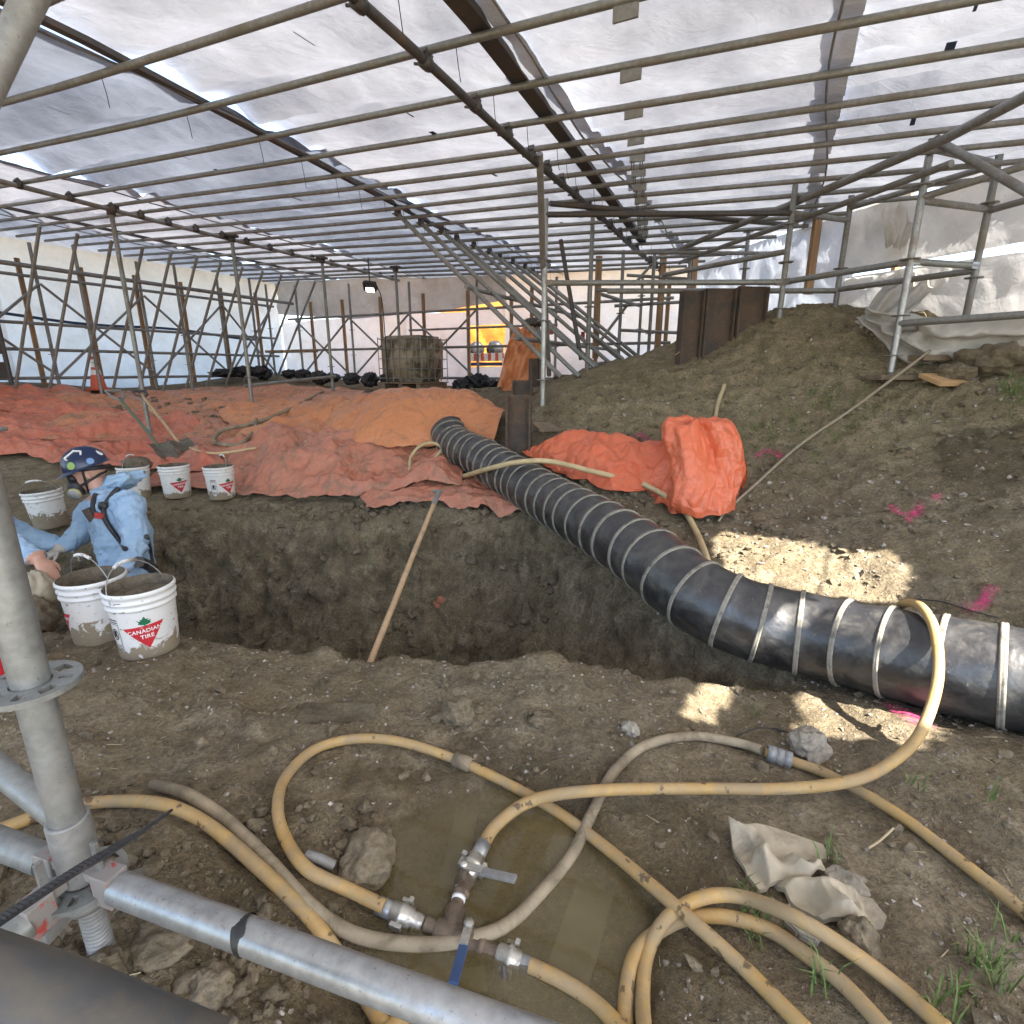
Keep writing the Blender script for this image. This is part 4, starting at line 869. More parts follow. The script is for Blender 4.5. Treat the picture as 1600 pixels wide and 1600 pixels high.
hB, cB = hose([(240, 1226), (290, 1240), (350, 1278), (420, 1345), (490, 1420), (560, 1462), (650, 1484), (720, 1484), (790, 1458), (850, 1405), (895, 1340), (925, 1270), (960, 1205), (1010, 1164), (1080, 1150), (1150, 1160), (1190, 1172)], 'mud coated hose looping from left ground through puddle to the coupling', 'rubber_hose_mud')
hB2, cB2 = hose([(1196, 1175), (1240, 1190), (1300, 1213), (1400, 1270), (1500, 1345), (1600, 1425), (1680, 1500)], 'yellow hose running from muddy coupling to the right edge')
for i in (2, 5, 8): band(cB2, i, .026, 'galv_dull', hB2, .012, 'hose_coupling')
hC, cC = hose([(600, 1416, .02), (540, 1388), (480, 1358), (446, 1310), (434, 1262), (446, 1215), (490, 1172), (550, 1155), (620, 1158), (700, 1182), (780, 1218), (870, 1268, .005), (960, 1335, .02), (1060, 1420, .03), (1160, 1510), (1260, 1610)], 'yellow hose curling around clod and running diagonally to lower right')
band(cC, int(len(cC) * .62), .022, 'rubber_hose_mud', hC, .03, 'tape_wrap')
hD, cD = hose([(752, 1325, .03), (775, 1290, .04), (820, 1256, .05), (880, 1240, .05), (980, 1233, .035), (1100, 1232, .02), (1230, 1232, .02), (1330, 1220, .045), (1390, 1193, 1.575, 0), (1435, 1150, 1.6, 0), (1462, 1080, 1.66, 0), (1466, 1020, 1.73, 0), (1455, 970, 1.82, 0), (1432, 944, 1.93, 0), (1405, 948, 2.06, 0), (1385, 985, 2.2, 0)], 'pale yellow hose rising from manifold and arching over the black duct', 'hose', .016)
hE, cE = hose([(828, 1512, .02), (880, 1540, .01), (935, 1582), (1000, 1640)], 'short yellow hose leaving manifold toward lower edge')
hF, cF = hose([(1010, 1640), (1004, 1560), (1012, 1490), (1045, 1432, .02), (1100, 1402, .03), (1160, 1402, .02), (1240, 1432, .05), (1320, 1480, .03), (1400, 1540), (1480, 1610)], 'outer yellow hose loop arching in front of the crumpled sack')
hF2, cF2 = hose([(982, 1640), (976, 1580), (988, 1510), (1020, 1462), (1070, 1435), (1130, 1432), (1200, 1452), (1260, 1492), (1320, 1540), (1385, 1610)], 'inner yellow hose loop lying inside the outer loop')
hG, cG = hose([(590, 1625), (630, 1592), (690, 1575), (750, 1586), (800, 1605)], 'yellow hose bend at the lower edge beneath silver tube')
hH, cH = hose([(685, 752, .01), (720, 745, .02), (765, 732, 4.02, 0), (810, 722, 3.85, 0), (860, 721, 3.8, 0), (920, 735, 3.8, 0), (965, 746, 3.85, 0)], 'pale hose lying over black duct in front of orange tarpaulin', 'hose_pale', .019)
hI, cI = hose([(1005, 756, .06), (1040, 775, .06), (1070, 800, .03), (1090, 835, .02), (1103, 868, .02), (1110, 900)], 'pale hose dropping from orange tarpaulin heap behind black duct', 'hose_pale', .019)
hJ, cJ = hose([(640, 735, .1), (642, 715, .12), (655, 698, .16), (675, 692, .17), (690, 700, .15), (680, 715, .11), (668, 722, .1)], 'small pale hose loop on pink tarpaulin near duct mouth', 'hose_pale', .014)
hK, cK = hose([(222, 628, .05), (250, 655, .07), (280, 690, .09), (330, 708, .1), (400, 700, .1)], 'thin brown hose trailing from shovels over red tarpaulin', 'hose_pale', .012)
hL, cL = hose([(505, 612, .06), (480, 625, .08), (440, 645, .08), (395, 662, .08), (350, 672, .08), (335, 690, .08), (375, 694, .08), (398, 670, .1), (400, 655, .1)], 'muddy hose coiled on orange tarpaulin at roof prop foot', 'rubber_hose_mud', .02)
hM, cM = hose([(478, 690, .1), (482, 700, .1), (492, 712, .1), (505, 716, .09)], 'short pale hose stub poking from orange mound edge', 'hose_pale', .014)

# --- pipe manifold with valves
Mo = G(690, 1450, .03); mani = thing('pipe_manifold', 'rusty pipe tee manifold with two lever valves in the puddle', 'manifold', (Mo.x, Mo.y, Mo.z - .03))
a0, a1 = G(600, 1418, .03), G(830, 1512, .028); ax = (a1 - a0).normalized()
def mp(t, h=0): q = a0 + (a1 - a0) * t; q.z += h; return q
MB().tube([mp(.3), mp(.78)], .017, 14).build('pipe', 'pipe_rust', mani)
t_ = MB(); t_.tube([mp(.37), mp(.385), mp(.53), mp(.545)], [.02, .024, .024, .02], 14); br0 = mp(.46); br1 = G(722, 1385, .045); bd = (br1 - br0).normalized(); t_.tube([br0, br0 + bd * .055, br0 + bd * .06], [.023, .023, .018], 14); t_.build('tee', 'pipe_rust', mani)
br2 = G(750, 1330, .05); MB().tube([br0, br1, br2], .0145, 12).build('pipe', 'pipe_rust', mani)
for f in (.72, .98): MB().lathe([(.012, -.005), (.0165, -.005), (.0165, .005), (.012, .005)], br0 + (br1 - br0) * f, frame(bd), 14).build('thread_tape', 'white_paint', mani)
def valve(c, d, hdir, hm, ln=.1):
    m = MB(); R = frame(d); m.lathe([(.0, -.035), (.02, -.035), (.02, -.022), (.017, -.02), (.024, 0), (.017, .02), (.02, .022), (.02, .035), (0, .035)], c, R, 12); m.tube([c, c + Vector((0, 0, .045))], .011, 8); vb = m.build('valve_body', 'pipe_rust', mani)
    hd = Vector(hdir).normalized(); k = c + Vector((0, 0, .05)); q = MB(); sdv = hd.cross(Vector((0, 0, 1))).normalized()
    Rr_ = Matrix((hd, sdv, hd.cross(sdv))).transposed()
    q.box(k + hd * .022, (.055, .018, .005), Rr_); q.lathe([(0, 0), (.011, 0), (.011, .009), (0, .011)], k, None, 6); q.build('lever', 'brass_grey', vb)
    MB().box(k + hd * (.045 + ln * .5) + Vector((0, 0, -.006)), (ln, .019, .008), Rr_).build('lever_grip', hm, vb)
valve(br1 + (br2 - br1) * .12, bd, (G(775, 1398, .06) - br1), 'galv_dull', .09); valve(mp(.60), ax, (G(722, 1515, .05) - mp(.60)), 'blue_plastic', .09)
def claw(c, d, nm='claw_coupling'):
    m = MB(); R = frame(d); m.lathe([(0, -.055), (.014, -.055), (.0165, -.042), (.0165, -.028), (.022, -.024), (.022, -.006), (.026, -.002), (.026, .004), (.022, .008), (.022, .024), (.0165, .028), (.0165, .042), (.014, .055), (0, .055)], c, R, 18)
    for s in (-1, 1):
        m.box(Vector(c) + R @ Vector((s * .029, 0, .0)), (.01, .017, .028), R); m.box(Vector(c) + R @ Vector((s * .026, .01 * s, .01 * s)), (.012, .024, .01), R)
    m.build(nm, 'brass_grey', mani)
claw(mp(.13, .0), ax); claw(mp(.86, .0), ax); claw(br1 + (br2 - br1) * .58, (br2 - br1).normalized())
for (c, dd_) in ((mp(.03), ax), (mp(.97), ax), (br1 + (br2 - br1) * .97, (br2 - br1).normalized())): MB().lathe([(.012, -.026), (.019, -.026), (.019, .026), (.012, .026)], c, frame(dd_), 16).build('ferrule', 'galv_bright', mani)
q = mp(.84); MB().tube([q + Vector((-.005, -.03, .02)), q + Vector((.0, -.06, .0)), q + Vector((.01, -.11, -.01))], .006, 6).build('safety_cable', 'steel_dark', mani)
tag(MB().tube([G(480, 1336, .02), G(500, 1342, .03), G(520, 1352, .02)], .012, 8).build('hose_nipple', 'galv_dull'), 'small metal hose nipple beside the big clod', 'fitting')

# --- buckets
BUCKP = [(0, 0), (.118, 0), (.125, .006), (.128, .02), (.1405, .255), (.1405, .262), (.149, .266), (.149, .274), (.1425, .279), (.143, .293), (.1515, .297), (.1515, .306), (.1445, .311), (.145, .327), (.1535, .331), (.1535, .343), (.1495, .350), (.1465, .352)]
BUCKI = [(.1455, .352), (.1425, .345), (.137, .25), (.131, .12)]
def text_mesh(s, size):
    cu = bpy.data.curves.new('t', 'FONT'); cu.body = s; cu.size = size; cu.align_x = 'CENTER'; cu.space_character = 1.05; cu.offset = size * .018
    o = bpy.data.objects.new('t', cu); C.objects.link(o); dg = bpy.context.evaluated_depsgraph_get(); me = bpy.data.meshes.new_from_object(o.evaluated_get(dg))
    v = [(q.co.x, q.co.y) for q in me.vertices]; f = [tuple(p.vertices) for p in me.polygons]; bpy.data.objects.remove(o); return v, f
def bucket(px, py, d, face, label, group, grip=True, content='mud', fill=.27, logo=True, tilt=(0, 0), band_red=False, bail_a=.6, bail_rot=0., warn=True, gpos=None):
    base = gpos if gpos is not None else G(px, py)
    o = thing('bucket', label, 'bucket', base, group)
    m = MB().lathe(BUCKP, base, None, 40).build('shell', 'pail', o); MB().lathe(BUCKI, base, None, 40).build('inner_wall', 'mud' if content else 'pail', o)
    rr_ = .137 if fill > .2 else .131; nn_ = 20; A = np.zeros((8, nn_ + 1, 3))
    for i in range(8):
        for k in range(nn_ + 1):
            a = 2 * PI * k / nn_; r = rr_ * i / 7; A[i, k] = (base.x + r * math.cos(a), base.y + r * math.sin(a), base.z + fill + (.035 * float(pn(r * 14 * math.cos(a) + px, r * 14 * math.sin(a), 2.)) if i < 7 else 0))
    MB().grid(A).build('mud_fill', 'mud', o)
    # wire bail
    R = Matrix.Rotation(bail_rot, 3, 'Z'); bp = []
    for k in range(17):
        a = PI * k / 16; y = math.cos(a) * .152; h = math.sin(a) * .175
        bp.append(base + R @ Vector((-h * math.cos(bail_a), y, .30 + h * math.sin(bail_a))))
    bl_ = MB().tube(bp, .0026, 6).build('bail', 'galv_bright', o)
    if grip: MB().tube(bp[6:11], .0085, 8).build('grip', 'white_plastic', bl_)
    fa = face
    def cyl(x, z, off=.0012):   # x arc length along the wall
        r = .128 + (.1405 - .128) * (z - .02) / .235 + off; a = fa + x / r; return base + Vector((r * math.cos(a), r * math.sin(a), z))
    def patch(poly, mat, nm, off):
        # ear-clip free: fan over finely cut rows
        bm = bmesh.new(); vs = [bm.verts.new((x, z, 0)) for x, z in poly]; bm.faces.new(vs); bmesh.ops.triangulate(bm, faces=bm.faces[:])
        bmesh.ops.subdivide_edges(bm, edges=bm.edges[:], cuts=5, use_grid_fill=True); bm.verts.index_update()
        V = [cyl(q.co.x, q.co.y, off) for q in bm.verts]; f = [[q.index for q in ff.verts] for ff in bm.faces]; bm.free(); MB().add(V, f).build(nm, mat, o)
    if logo:
        patch([(-.088, .178), (.088, .195), (.012, .068)], 'logo_red', 'logo_triangle', .0012)
        lf = [(0, .235), (.009, .219), (.017, .223), (.014, .212), (.028, .214), (.022, .205), (.027, .199), (.012, .193), (.003, .192), (.003, .183), (-.003, .183), (-.003, .192), (-.012, .193), (-.027, .199), (-.022, .205), (-.028, .214), (-.014, .212), (-.017, .223), (-.009, .219)]
        patch([(x + .008, z) for x, z in lf], 'leaf_green', 'maple_leaf', .0022)
        for s, zz, xx, sz in (('CANADIAN', .152, .003, .0265), ('TIRE', .122, .01, .028)):
            v, f = text_mesh(s, sz); MB().add([cyl(x + xx, zz + y + .09 * x, .0024) for x, y in v], f).build('lettering', 'white_paint', o)
    if warn:
        fa = face - 1.02
        for (x0, x1, z0, z1) in ((-.03, .03, .218, .224), (-.03, .03, .206, .211), (-.03, -.0275, .06, .2), (.0275, .03, .06, .2), (-.03, .03, .198, .2005), (-.024, .024, .088, .091), (-.024, .024, .08, .083), (-.024, .024, .072, .075), (-.024, .024, .064, .067)):
            patch([(x0, z0), (x1, z0), (x1, z1), (x0, z1)], 'black_plastic', 'warning_print', .001)
        ring = [(.022 * math.cos(2 * PI * k / 16), .145 + .03 * math.sin(2 * PI * k / 16)) for k in range(16)]; rin = [(x * .8, .145 + (z - .145) * .8) for x, z in ring]
        V = [cyl(x, z, .0012) for x, z in ring + rin]; MB().add(V, [(k, (k + 1) % 16, 16 + (k + 1) % 16, 16 + k) for k in range(16)]).build('warning_print', 'black_plastic', o)
        patch([(-.013, .125), (.0, .135), (.014, .125), (.008, .15), (.012, .163), (-.008, .165), (-.012, .148)], 'black_plastic', 'warning_print', .0013); fa = face
    if band_red: MB().lathe([(.1296, .05), (.1396, .23)], base, None, 40).build('label_band', 'logo_red', o)
    for c in list(o.children): pass
    if tilt != (0, 0): o.rotation_euler = (tilt[0], tilt[1], 0)
    o.scale = (.82, .82, .82)
    return o
plain('logo_red', (.5, .022, .03), .5, 0, .12, 10, .05, (.55, .42, .36), 30, .64, .7); plain('leaf_green', (.01, .14, .06), .5)
bucket(236, 1014, 0, -PI / 2 + .55, 'white muddy bucket with red triangle logo on the near pit edge', 'white buckets', bail_a=1.2, bail_rot=-.25, fill=.3)
bucket(163, 995, 0, -PI / 2 - .9, 'white bucket behind the red logo bucket on near pit edge', 'white buckets', logo=True, bail_a=1.45, bail_rot=1.2, fill=.24, warn=True)
bucket(216, 778, 0, -PI / 2 - .6, 'mud filled white bucket right behind the worker shoulder', 'white buckets', bail_a=1.5, bail_rot=.0, fill=.31)
bucket(279, 776, 0, -PI / 2 + .75, 'white bucket half caked in mud, middle of rear three', 'white buckets', bail_a=.15, bail_rot=-1.2, fill=.18, warn=False)
bucket(348, 778, 0, -PI / 2 + 1.0, 'clean white bucket with printed warning, rightmost of the rear three', 'white buckets', bail_a=1.9, bail_rot=.9, fill=.3)
bucket(82, 822, 0, -PI / 2 - 2.0, 'white bucket in shade behind the respirator mask', 'white buckets', bail_a=1.1, bail_rot=1.9, fill=.3, tilt=(.04, -.05))
bucket(-28, 1075, 0, -PI / 2, 'pail with a red band cut off by the left picture edge', 'white buckets', logo=False, warn=False, band_red=True)
lump('mud_heap', P(212, 716, 4.78) + Vector((0, 0, -.06)), (.12, .1, .075), 'mud', 'heap of grey mud behind the rear buckets', 'mud heap', 4, .1, 3, 4, 0, None, False)

# --- traffic cone
cb = G(156, 614); cone = thing('traffic_cone', 'orange traffic cone with two white bands on red tarpaulin', 'traffic cone', cb); cb = cb + Vector((0, 0, .05)); hh = .53
def cr(z): return .115 - .09 * z / hh
plain('cone_orange', (.6, .11, .05), .5, 0, .15, 5, .05, (.3, .14, .09), 8, .55, .75)
MB().box(cb + Vector((0, 0, .012)), (.3, .3, .03)).build('base', 'cone_orange', cone)
MB().lathe([(cr(0), .02), (cr(hh), hh), (0, hh + .005)], cb, None, 24).build('body', 'cone_orange', cone)
for z0, z1 in ((.24, .32), (.36, .48)): MB().lathe([(cr(z0) + .002, z0), (cr(z1) + .002, z1)], cb, None, 24).build('reflective_band', 'white_paint', cone)

# --- shovels, long handle tool
def shovel(top, bot, label, mat_h, blade=True, dg=True, bl=.28):
    o = thing('shovel', label, 'shovel', bot, 'shovels on tarpaulin'); d = (bot - top).normalized(); sd_ = d.cross(Vector((0, 0, 1))).normalized(); nn = sd_.cross(d)
    MB().tube([top, top + (bot - top) * .5 + nn * .01, bot - d * bl * .8], .016, 10).build('shaft', mat_h, o)
    if dg:
        m = MB(); m.tube([top + d * .05, top - d * .02 + sd_ * .06, top - d * .12 + sd_ * .065], .012, 8); m.tube([top + d * .05, top - d * .02 - sd_ * .06, top - d * .12 - sd_ * .065], .012, 8); m.tube([top - d * .12 + sd_ * .075, top - d * .12 - sd_ * .075], .015, 8); m.build('handle', 'steel_dark' if mat_h != 'green_shaft' else 'galv_dull', o)
    if blade:
        A = np.zeros((9, 9, 3))
        for i in range(9):
            for j in range(9):
                s = i / 8; t = j / 4 - 1; wd = .1 * (1 if s < .65 else math.sqrt(max(0, 1 - ((s - .65) / .37) ** 2)) + .02); A[i, j] = bot - d * bl * (1 - s) + sd_ * t * wd + nn * (.03 * t * t + .02 * math.sin(PI * s))
        MB().grid(A).build('blade', 'shovel_steel', o)
    return o
plain('green_shaft', (.1, .13, .085), .6, 0, .2)
shovel(G(186, 622, .62), G(268, 722, .06), 'green shafted shovel with grey grip leaning left of the other shovel', 'green_shaft')
shovel(G(222, 618, .5), G(292, 708, .08), 'wooden shafted shovel lying right of the green shafted shovel', 'wood_handle')
lt = P(686, 768, 4.0); lbt = P(584, 1022, 2.62); tl = thing('long_handle_tool', 'long wooden tool handle with grey grip leaning in the pit', 'tool', lbt)
tdir = (lbt - lt).normalized(); MB().tube([lt + tdir * .1, lt + (lbt - lt) * .5 + Vector((0, 0, .006)), lbt + tdir * .25], .0165, 12).build('handle', 'wood_handle', tl); MB().tube([lt, lt + tdir * .2], .02, 12).build('grip', 'galv_dull', tl)
MB().tube([lt + Vector((-.05, 0, .004)), lt + Vector((.03, 0, 0))], .011, 8).build('crossbar', 'galv_dull', tl)

# --- tank, bags, floodlight
tk = G(645, 610); tk = P(648, 604, 9.2); tk.z = float(gz(tk.x, tk.y)); tank = thing('bulk_tank', 'dirty bulk liquid tank in a wire cage on pallet', 'tank', tk); Rt = Matrix.Rotation(-.45, 3, 'Z')
bm = bmesh.new(); bmesh.ops.create_cube(bm, size=1); bmesh.ops.bevel(bm, geom=bm.edges[:], offset=.1, segments=4, affect='EDGES'); bm.verts.index_update()
MB().add([tk + Rt @ Vector((q.co.x * .95 * (1 + .05 * q.co.z), q.co.y * .85, (q.co.z + .5) * .86 + .12)) for q in bm.verts], [[q.index for q in f.verts] for f in bm.faces], True).build('bottle', 'tank', tank); bm.free()
for k in range(5):
    z = .2 + k * .18; c4 = [tk + Rt @ Vector((sx_ * .5, sy_ * .45, z)) for sx_, sy_ in ((-1, -1), (1, -1), (1, 1), (-1, 1), (-1, -1))]; MB().tube(c4, .008, 6).build('cage_rail', 'galv', tank)
for k in range(7):
    for sy_ in (-1, 1): MB().tube([tk + Rt @ Vector((-.5 + k / 6, sy_ * .452, .14)), tk + Rt @ Vector((-.5 + k / 6, sy_ * .452, .95))], .008, 6).build('cage_bar', 'galv', tank)
for k in range(5):
    for sx_ in (-1, 1): MB().tube([tk + Rt @ Vector((sx_ * .502, -.45 + k * .225, .14)), tk + Rt @ Vector((sx_ * .502, -.45 + k * .225, .95))], .008, 6).build('cage_bar', 'galv', tank)
for k in range(3): MB().box(tk + Rt @ Vector((-.42 + .42 * k, 0, .05)), (.1, .95, .1), Rt).build('pallet_block', 'board', tank)
MB().box(tk + Rt @ Vector((0, 0, .115)), (1.02, .96, .02), Rt).build('pallet_deck', 'board', tank); tank.scale = (.86, .86, .88)
bagpx = [(352, 583, 10.6, 1.6), (385, 580, 10.9, 1.5), (410, 582, 10.9, 1.2), (452, 584, 10.8, 1.5), (475, 586, 10.6, 1.0), (500, 590, 10.3, .8), (519, 590, 10.2, .9), (549, 592, 10.0, .8), (578, 593, 9.8, .8), (604, 592, 9.7, .8), (738, 596, 9.3, .9), (751, 596, 9.2, .8), (776, 604, 9.0, 1.1), (722, 604, 9.2, 1.0)]
bl_l = ['left end of row by red scribble', 'second from left by red scribble', 'third from left, beside prop', 'long one under the pale board', 'right of the long bag', 'left of the thin roof prop', 'right of the thin roof prop', 'midway between prop and floodlight cable', 'just left of floodlight cable', 'beside the dirty tank', 'below doorway, left one', 'below doorway, middle one', 'below doorway, right one', 'between tank and doorway']
for i, (x, y, d, s) in enumerate(bagpx):
    c = P(x, y, d); c.z = max(c.z, float(gz(c.x, c.y)) + .05); lump('black_bag', c, (.17 * s, .14, .075 + .025 * (i % 3)), 'black_plastic', 'black bag at foot of the far wall, ' + bl_l[i], 'bag', i * 2.3, .36, 1.7, 4, i * .7, 'black bags along the far wall')
fl = thing('flood_light', 'small lit floodlight hanging from the far roof beam', 'floodlight', roofpt(578, 436)); fp = P(578, 447, 8.2); Rf = Matrix.Rotation(.5, 3, 'X') @ Matrix.Rotation(-.3, 3, 'Z')
MB().box(fp, (.2, .09, .13), Rf).build('housing', 'black_plastic', fl); MB().box(fp + Rf @ Vector((.02, -.047, -.04)), (.13, .012, .06), Rf).build('lens', 'lamp_glow', fl)
MB().tube([fp + Vector((0, 0, .06)), Vector((fp.x, fp.y, roofz(fp.x, fp.y) - .02))], .01, 6).build('bracket', 'steel_dark', fl)
cbp = [fp + Vector((.1, 0, .02)), fp + Vector((.17, 0, -.2)), fp + Vector((.19, 0, -.8)), fp + Vector((.2, 0, -1.55))]; cbp[-1].z = float(gz(cbp[-1].x, cbp[-1].y)); MB().tube(catmull(cbp, 6), .008, 6).build('power_cable', 'black_rubber', fl)
bx_ = G(487, 606); tag(MB().box(P(455, 549, 10.6), (1.2, .2, .05), Matrix.Rotation(-.4, 3, 'Z')).build('pale_board', 'board'), 'pale narrow board laid across ledgers over the long black bag', 'board')
# red warning scribbles on the left wall film as print
for k, (x, y) in enumerate(((338, 543), (345, 546))):
    p_ = P(x, y, 11.0); MB().tube([p_ + Vector((0, 0, -.05)), p_ + Vector((.02, 0, .05)), p_ + Vector((.05, 0, -.03))], .008, 4).build('print_mark', 'red_paint', ground) if False else None
# --- view through the doorway
ot = FW(-2.9, .9, -3.0); 
curtain('orange_tent_wall', [FW(-8.0, .7, -3.2), FW(-3.6, .7, -3.2)], [FW(-8.0, 3.2, -3.2), FW(-3.6, 3.2, -3.2)], 50, 30, 'tarp_backlit', 'glowing orange tarpaulin wall seen through the doorway', .06, 31, None)
bz = FW((DW0 + DW1) / 2 * 1.1 - .05, 1.38, -1.1); bar = thing('barricade', 'orange and white striped barricade outside the doorway', 'barricade', bz); Rb = Matrix.Rotation(-AZ, 3, 'Z')
Rb2 = Rb
MB().box(bz + Vector((0, 0, .08)), (1.2, .03, .16), Rb2).build('plank', 'white_paint', bar)
for k in range(7): MB().box(bz + Rb2 @ Vector((-.5 + k * .17, -.018, .08)), (.07, .006, .155), Rb2 @ Matrix.Rotation(.0, 3, 'Y')).build('stripe', 'cone_orange', bar)
for s_ in (-.5, .5): MB().box(bz + Rb2 @ Vector((s_, 0, -.2)), (.05, .05, .5), Rb2).build('leg', 'white_paint', bar)
MB().box(bz + Vector((0, 0, -.06)), (1.25, .05, .07), Rb2).build('rail', 'blue_plastic', bar)
for i, sx_ in enumerate((-.35, .12)): lump('equipment_case', bz + Rb2 @ Vector((sx_, .35, .25)), (.18, .14, .17), 'black_plastic', ['black machine left of centre beyond the doorway barricade', 'black machine right of centre beyond the doorway barricade'][i], 'machine', 3 + i * 4, .1, 2, 3, 0, 'machines beyond the doorway')

# ================================================================== PEOPLE
from mathutils.bvhtree import BVHTree
def skin_mesh(verts, edges, radii, root=0, sub=2):
    me = bpy.data.meshes.new('t'); me.from_pydata([tuple(v) for v in verts], edges, []); o = bpy.data.objects.new('t', me); C.objects.link(o)
    md = o.modifiers.new('s', 'SKIN'); md.use_smooth_shade = True
    for i, r in enumerate(radii):
        sv = me.skin_vertices[0].data[i]; sv.radius = (r, r) if not isinstance(r, tuple) else r; sv.use_root = (i == root)
    ms = o.modifiers.new('u', 'SUBSURF'); ms.levels = sub; ms.render_levels = sub
    dg = bpy.context.evaluated_depsgraph_get(); r = bpy.data.meshes.new_from_object(o.evaluated_get(dg))
    v = [Vector(q.co) for q in r.vertices]; f = [tuple(p.vertices) for p in r.polygons]; bpy.data.objects.remove(o); return v, f
def ico(c, size, R=None, sub=3):
    bm = bmesh.new(); bmesh.ops.create_icosphere(bm, subdivisions=sub, radius=1); bm.verts.index_update(); R = R or Matrix.Identity(3)
    v = [Vector(c) + R @ Vector((q.co.x * size[0], q.co.y * size[1], q.co.z * size[2])) for q in bm.verts]; f = [[q.index for q in ff.verts] for ff in bm.faces]; bm.free(); return v, f
def make_person(J, face, label, glove=('R',), cat='person'):
    # J: joints ; face: unit facing direction of the head
    names = ['pelvis', 'waist', 'chest', 'neck', 'shL', 'elL', 'wrL', 'shR', 'elR', 'wrR', 'hipL', 'knL', 'anL', 'toL', 'hipR', 'knR', 'anR', 'toR']
    idx = {k: i for i, k in enumerate(names)}; V = [J[k] for k in names]
    E_ = [(idx[a], idx[b_]) for a, b_ in (('pelvis', 'waist'), ('waist', 'chest'), ('chest', 'neck'), ('chest', 'shL'), ('shL', 'elL'), ('elL', 'wrL'), ('chest', 'shR'), ('shR', 'elR'), ('elR', 'wrR'), ('pelvis', 'hipL'), ('hipL', 'knL'), ('knL', 'anL'), ('anL', 'toL'), ('pelvis', 'hipR'), ('hipR', 'knR'), ('knR', 'anR'), ('anR', 'toR'))]
    rad = [.15, .15, .155, .06, .088, .067, .045, .088, .067, .045, .1, .078, .06, .05, .1, .078, .06, .05]
    mb = MB(); v, f = skin_mesh(V, E_, rad); mb.add(v, f)
    for a_, b_ in E_:
        ra, rb_ = rad[a_] * .9, rad[b_] * .9
        if 'chest' in (names[a_], names[b_]) and 'sh' in names[b_]: ra = .09
        mb.tube([V[a_], (V[a_] + V[b_]) / 2, V[b_]], [ra, (ra + rb_) / 2, rb_], 14)
    hz_ = Vector(J['headup']).normalized(); fx_ = (Vector(face) - hz_ * Vector(face).dot(hz_)).normalized(); sy_ = hz_.cross(fx_); RH = Matrix((fx_, sy_, hz_)).transposed(); hc_ = J['head']
    for (c, s) in (((0, 0, .02), (.098, .077, .105)), ((.035, 0, -.045), (.062, .058, .07)), ((.1, 0, -.02), (.018, .014, .025)), ((.065, 0, -.095), (.03, .03, .025)), ((-.005, .078, -.01), (.02, .01, .032)), ((-.005, -.078, -.01), (.02, .01, .032)), ((.085, .03, .02), (.02, .025, .012)), ((.085, -.03, .02), (.02, .025, .012)), ((.09, 0, -.062), (.012, .026, .008))):
        v, f = ico(hc_ + RH @ Vector(c), s, RH); mb.add(v, f)
    mb.tube([J['neck'] - hz_ * .05, J['neck'] * .4 + hc_ * .6, hc_], [.062, .056, .058], 16)
    for s in 'LR':
        w_, e_ = J['wr' + s], J['el' + s]; d = (w_ - e_).normalized(); hd = (d + Vector(J.get('hand' + s, (0, 0, 0)))).normalized(); sd_ = hd.cross(Vector((0, 0, 1))).normalized(); nn = sd_.cross(hd); pc = w_ + hd * .055
        v, f = ico(pc, (.055, .042, .019), Matrix((hd, sd_, nn)).transposed()); mb.add(v, f)
        mb.tube([w_ - d * .04, w_ + hd * .02], [.034, .03], 12)
        for k, (off, ln) in enumerate(((-.03, .07), (-.01, .082), (.011, .076), (.03, .058))):
            b0 = pc + hd * .035 + sd_ * off; b1 = b0 + hd * ln * .5 - nn * .012; b2 = b1 + hd * ln * .3 - nn * .028; mb.tube([b0, b1, b2], [.0105, .0095, .0075], 8)
        b0 = pc - hd * .02 - sd_ * .036; mb.tube([b0, b0 + hd * .03 - sd_ * .022 - nn * .01, b0 + hd * .062 - sd_ * .02 - nn * .025], [.013, .011, .008], 8)
    me = bpy.data.meshes.new('t'); me.from_pydata(mb.v, [], mb.f); o = bpy.data.objects.new('t', me); C.objects.link(o)
    md = o.modifiers.new('r', 'REMESH'); md.mode = 'VOXEL'; md.voxel_size = .0075; md.use_smooth_shade = True
    ms = o.modifiers.new('m', 'SMOOTH'); ms.iterations = 3; ms.factor = .5
    dg = bpy.context.evaluated_depsgraph_get(); r = bpy.data.meshes.new_from_object(o.evaluated_get(dg)); bpy.data.objects.remove(o)
    bmi = bmesh.new(); bmi.from_mesh(r); left = set(bmi.verts); isl = []
    while left:
        st = [left.pop()]; cur = []
        while st:
            v_ = st.pop(); cur.append(v_)
            for e_ in v_.link_edges:
                w2 = e_.other_vert(v_)
                if w2 in left: left.discard(w2); st.append(w2)
        isl.append(cur)
    isl.sort(key=len); dead = [v_ for i_ in isl[:-1] for v_ in i_]
    if dead: bmesh.ops.delete(bmi, geom=dead, context='VERTS')
    bmi.to_mesh(r); bmi.free(); r.update()
    n_ = len(r.vertices); co = np.empty(n_ * 3); r.vertices.foreach_get('co', co); co = co.reshape(-1, 3); no = np.empty(n_ * 3); r.vertices.foreach_get('normal', no); no = no.reshape(-1, 3)
    hn = np.array(hc_); nk = np.array(J['neck']); dh = np.linalg.norm(co - hn, axis=1)
    hands = np.minimum(np.linalg.norm(co - np.array(J['wrL'] + (J['wrL'] - J['elL']).normalized() * .1), axis=1), np.linalg.norm(co - np.array(J['wrR'] + (J['wrR'] - J['elR']).normalized() * .1), axis=1))
    headish = ((co - nk) @ np.array(hz_) > .0) & (dh < .24)
    body = (~headish) & (hands > .115)
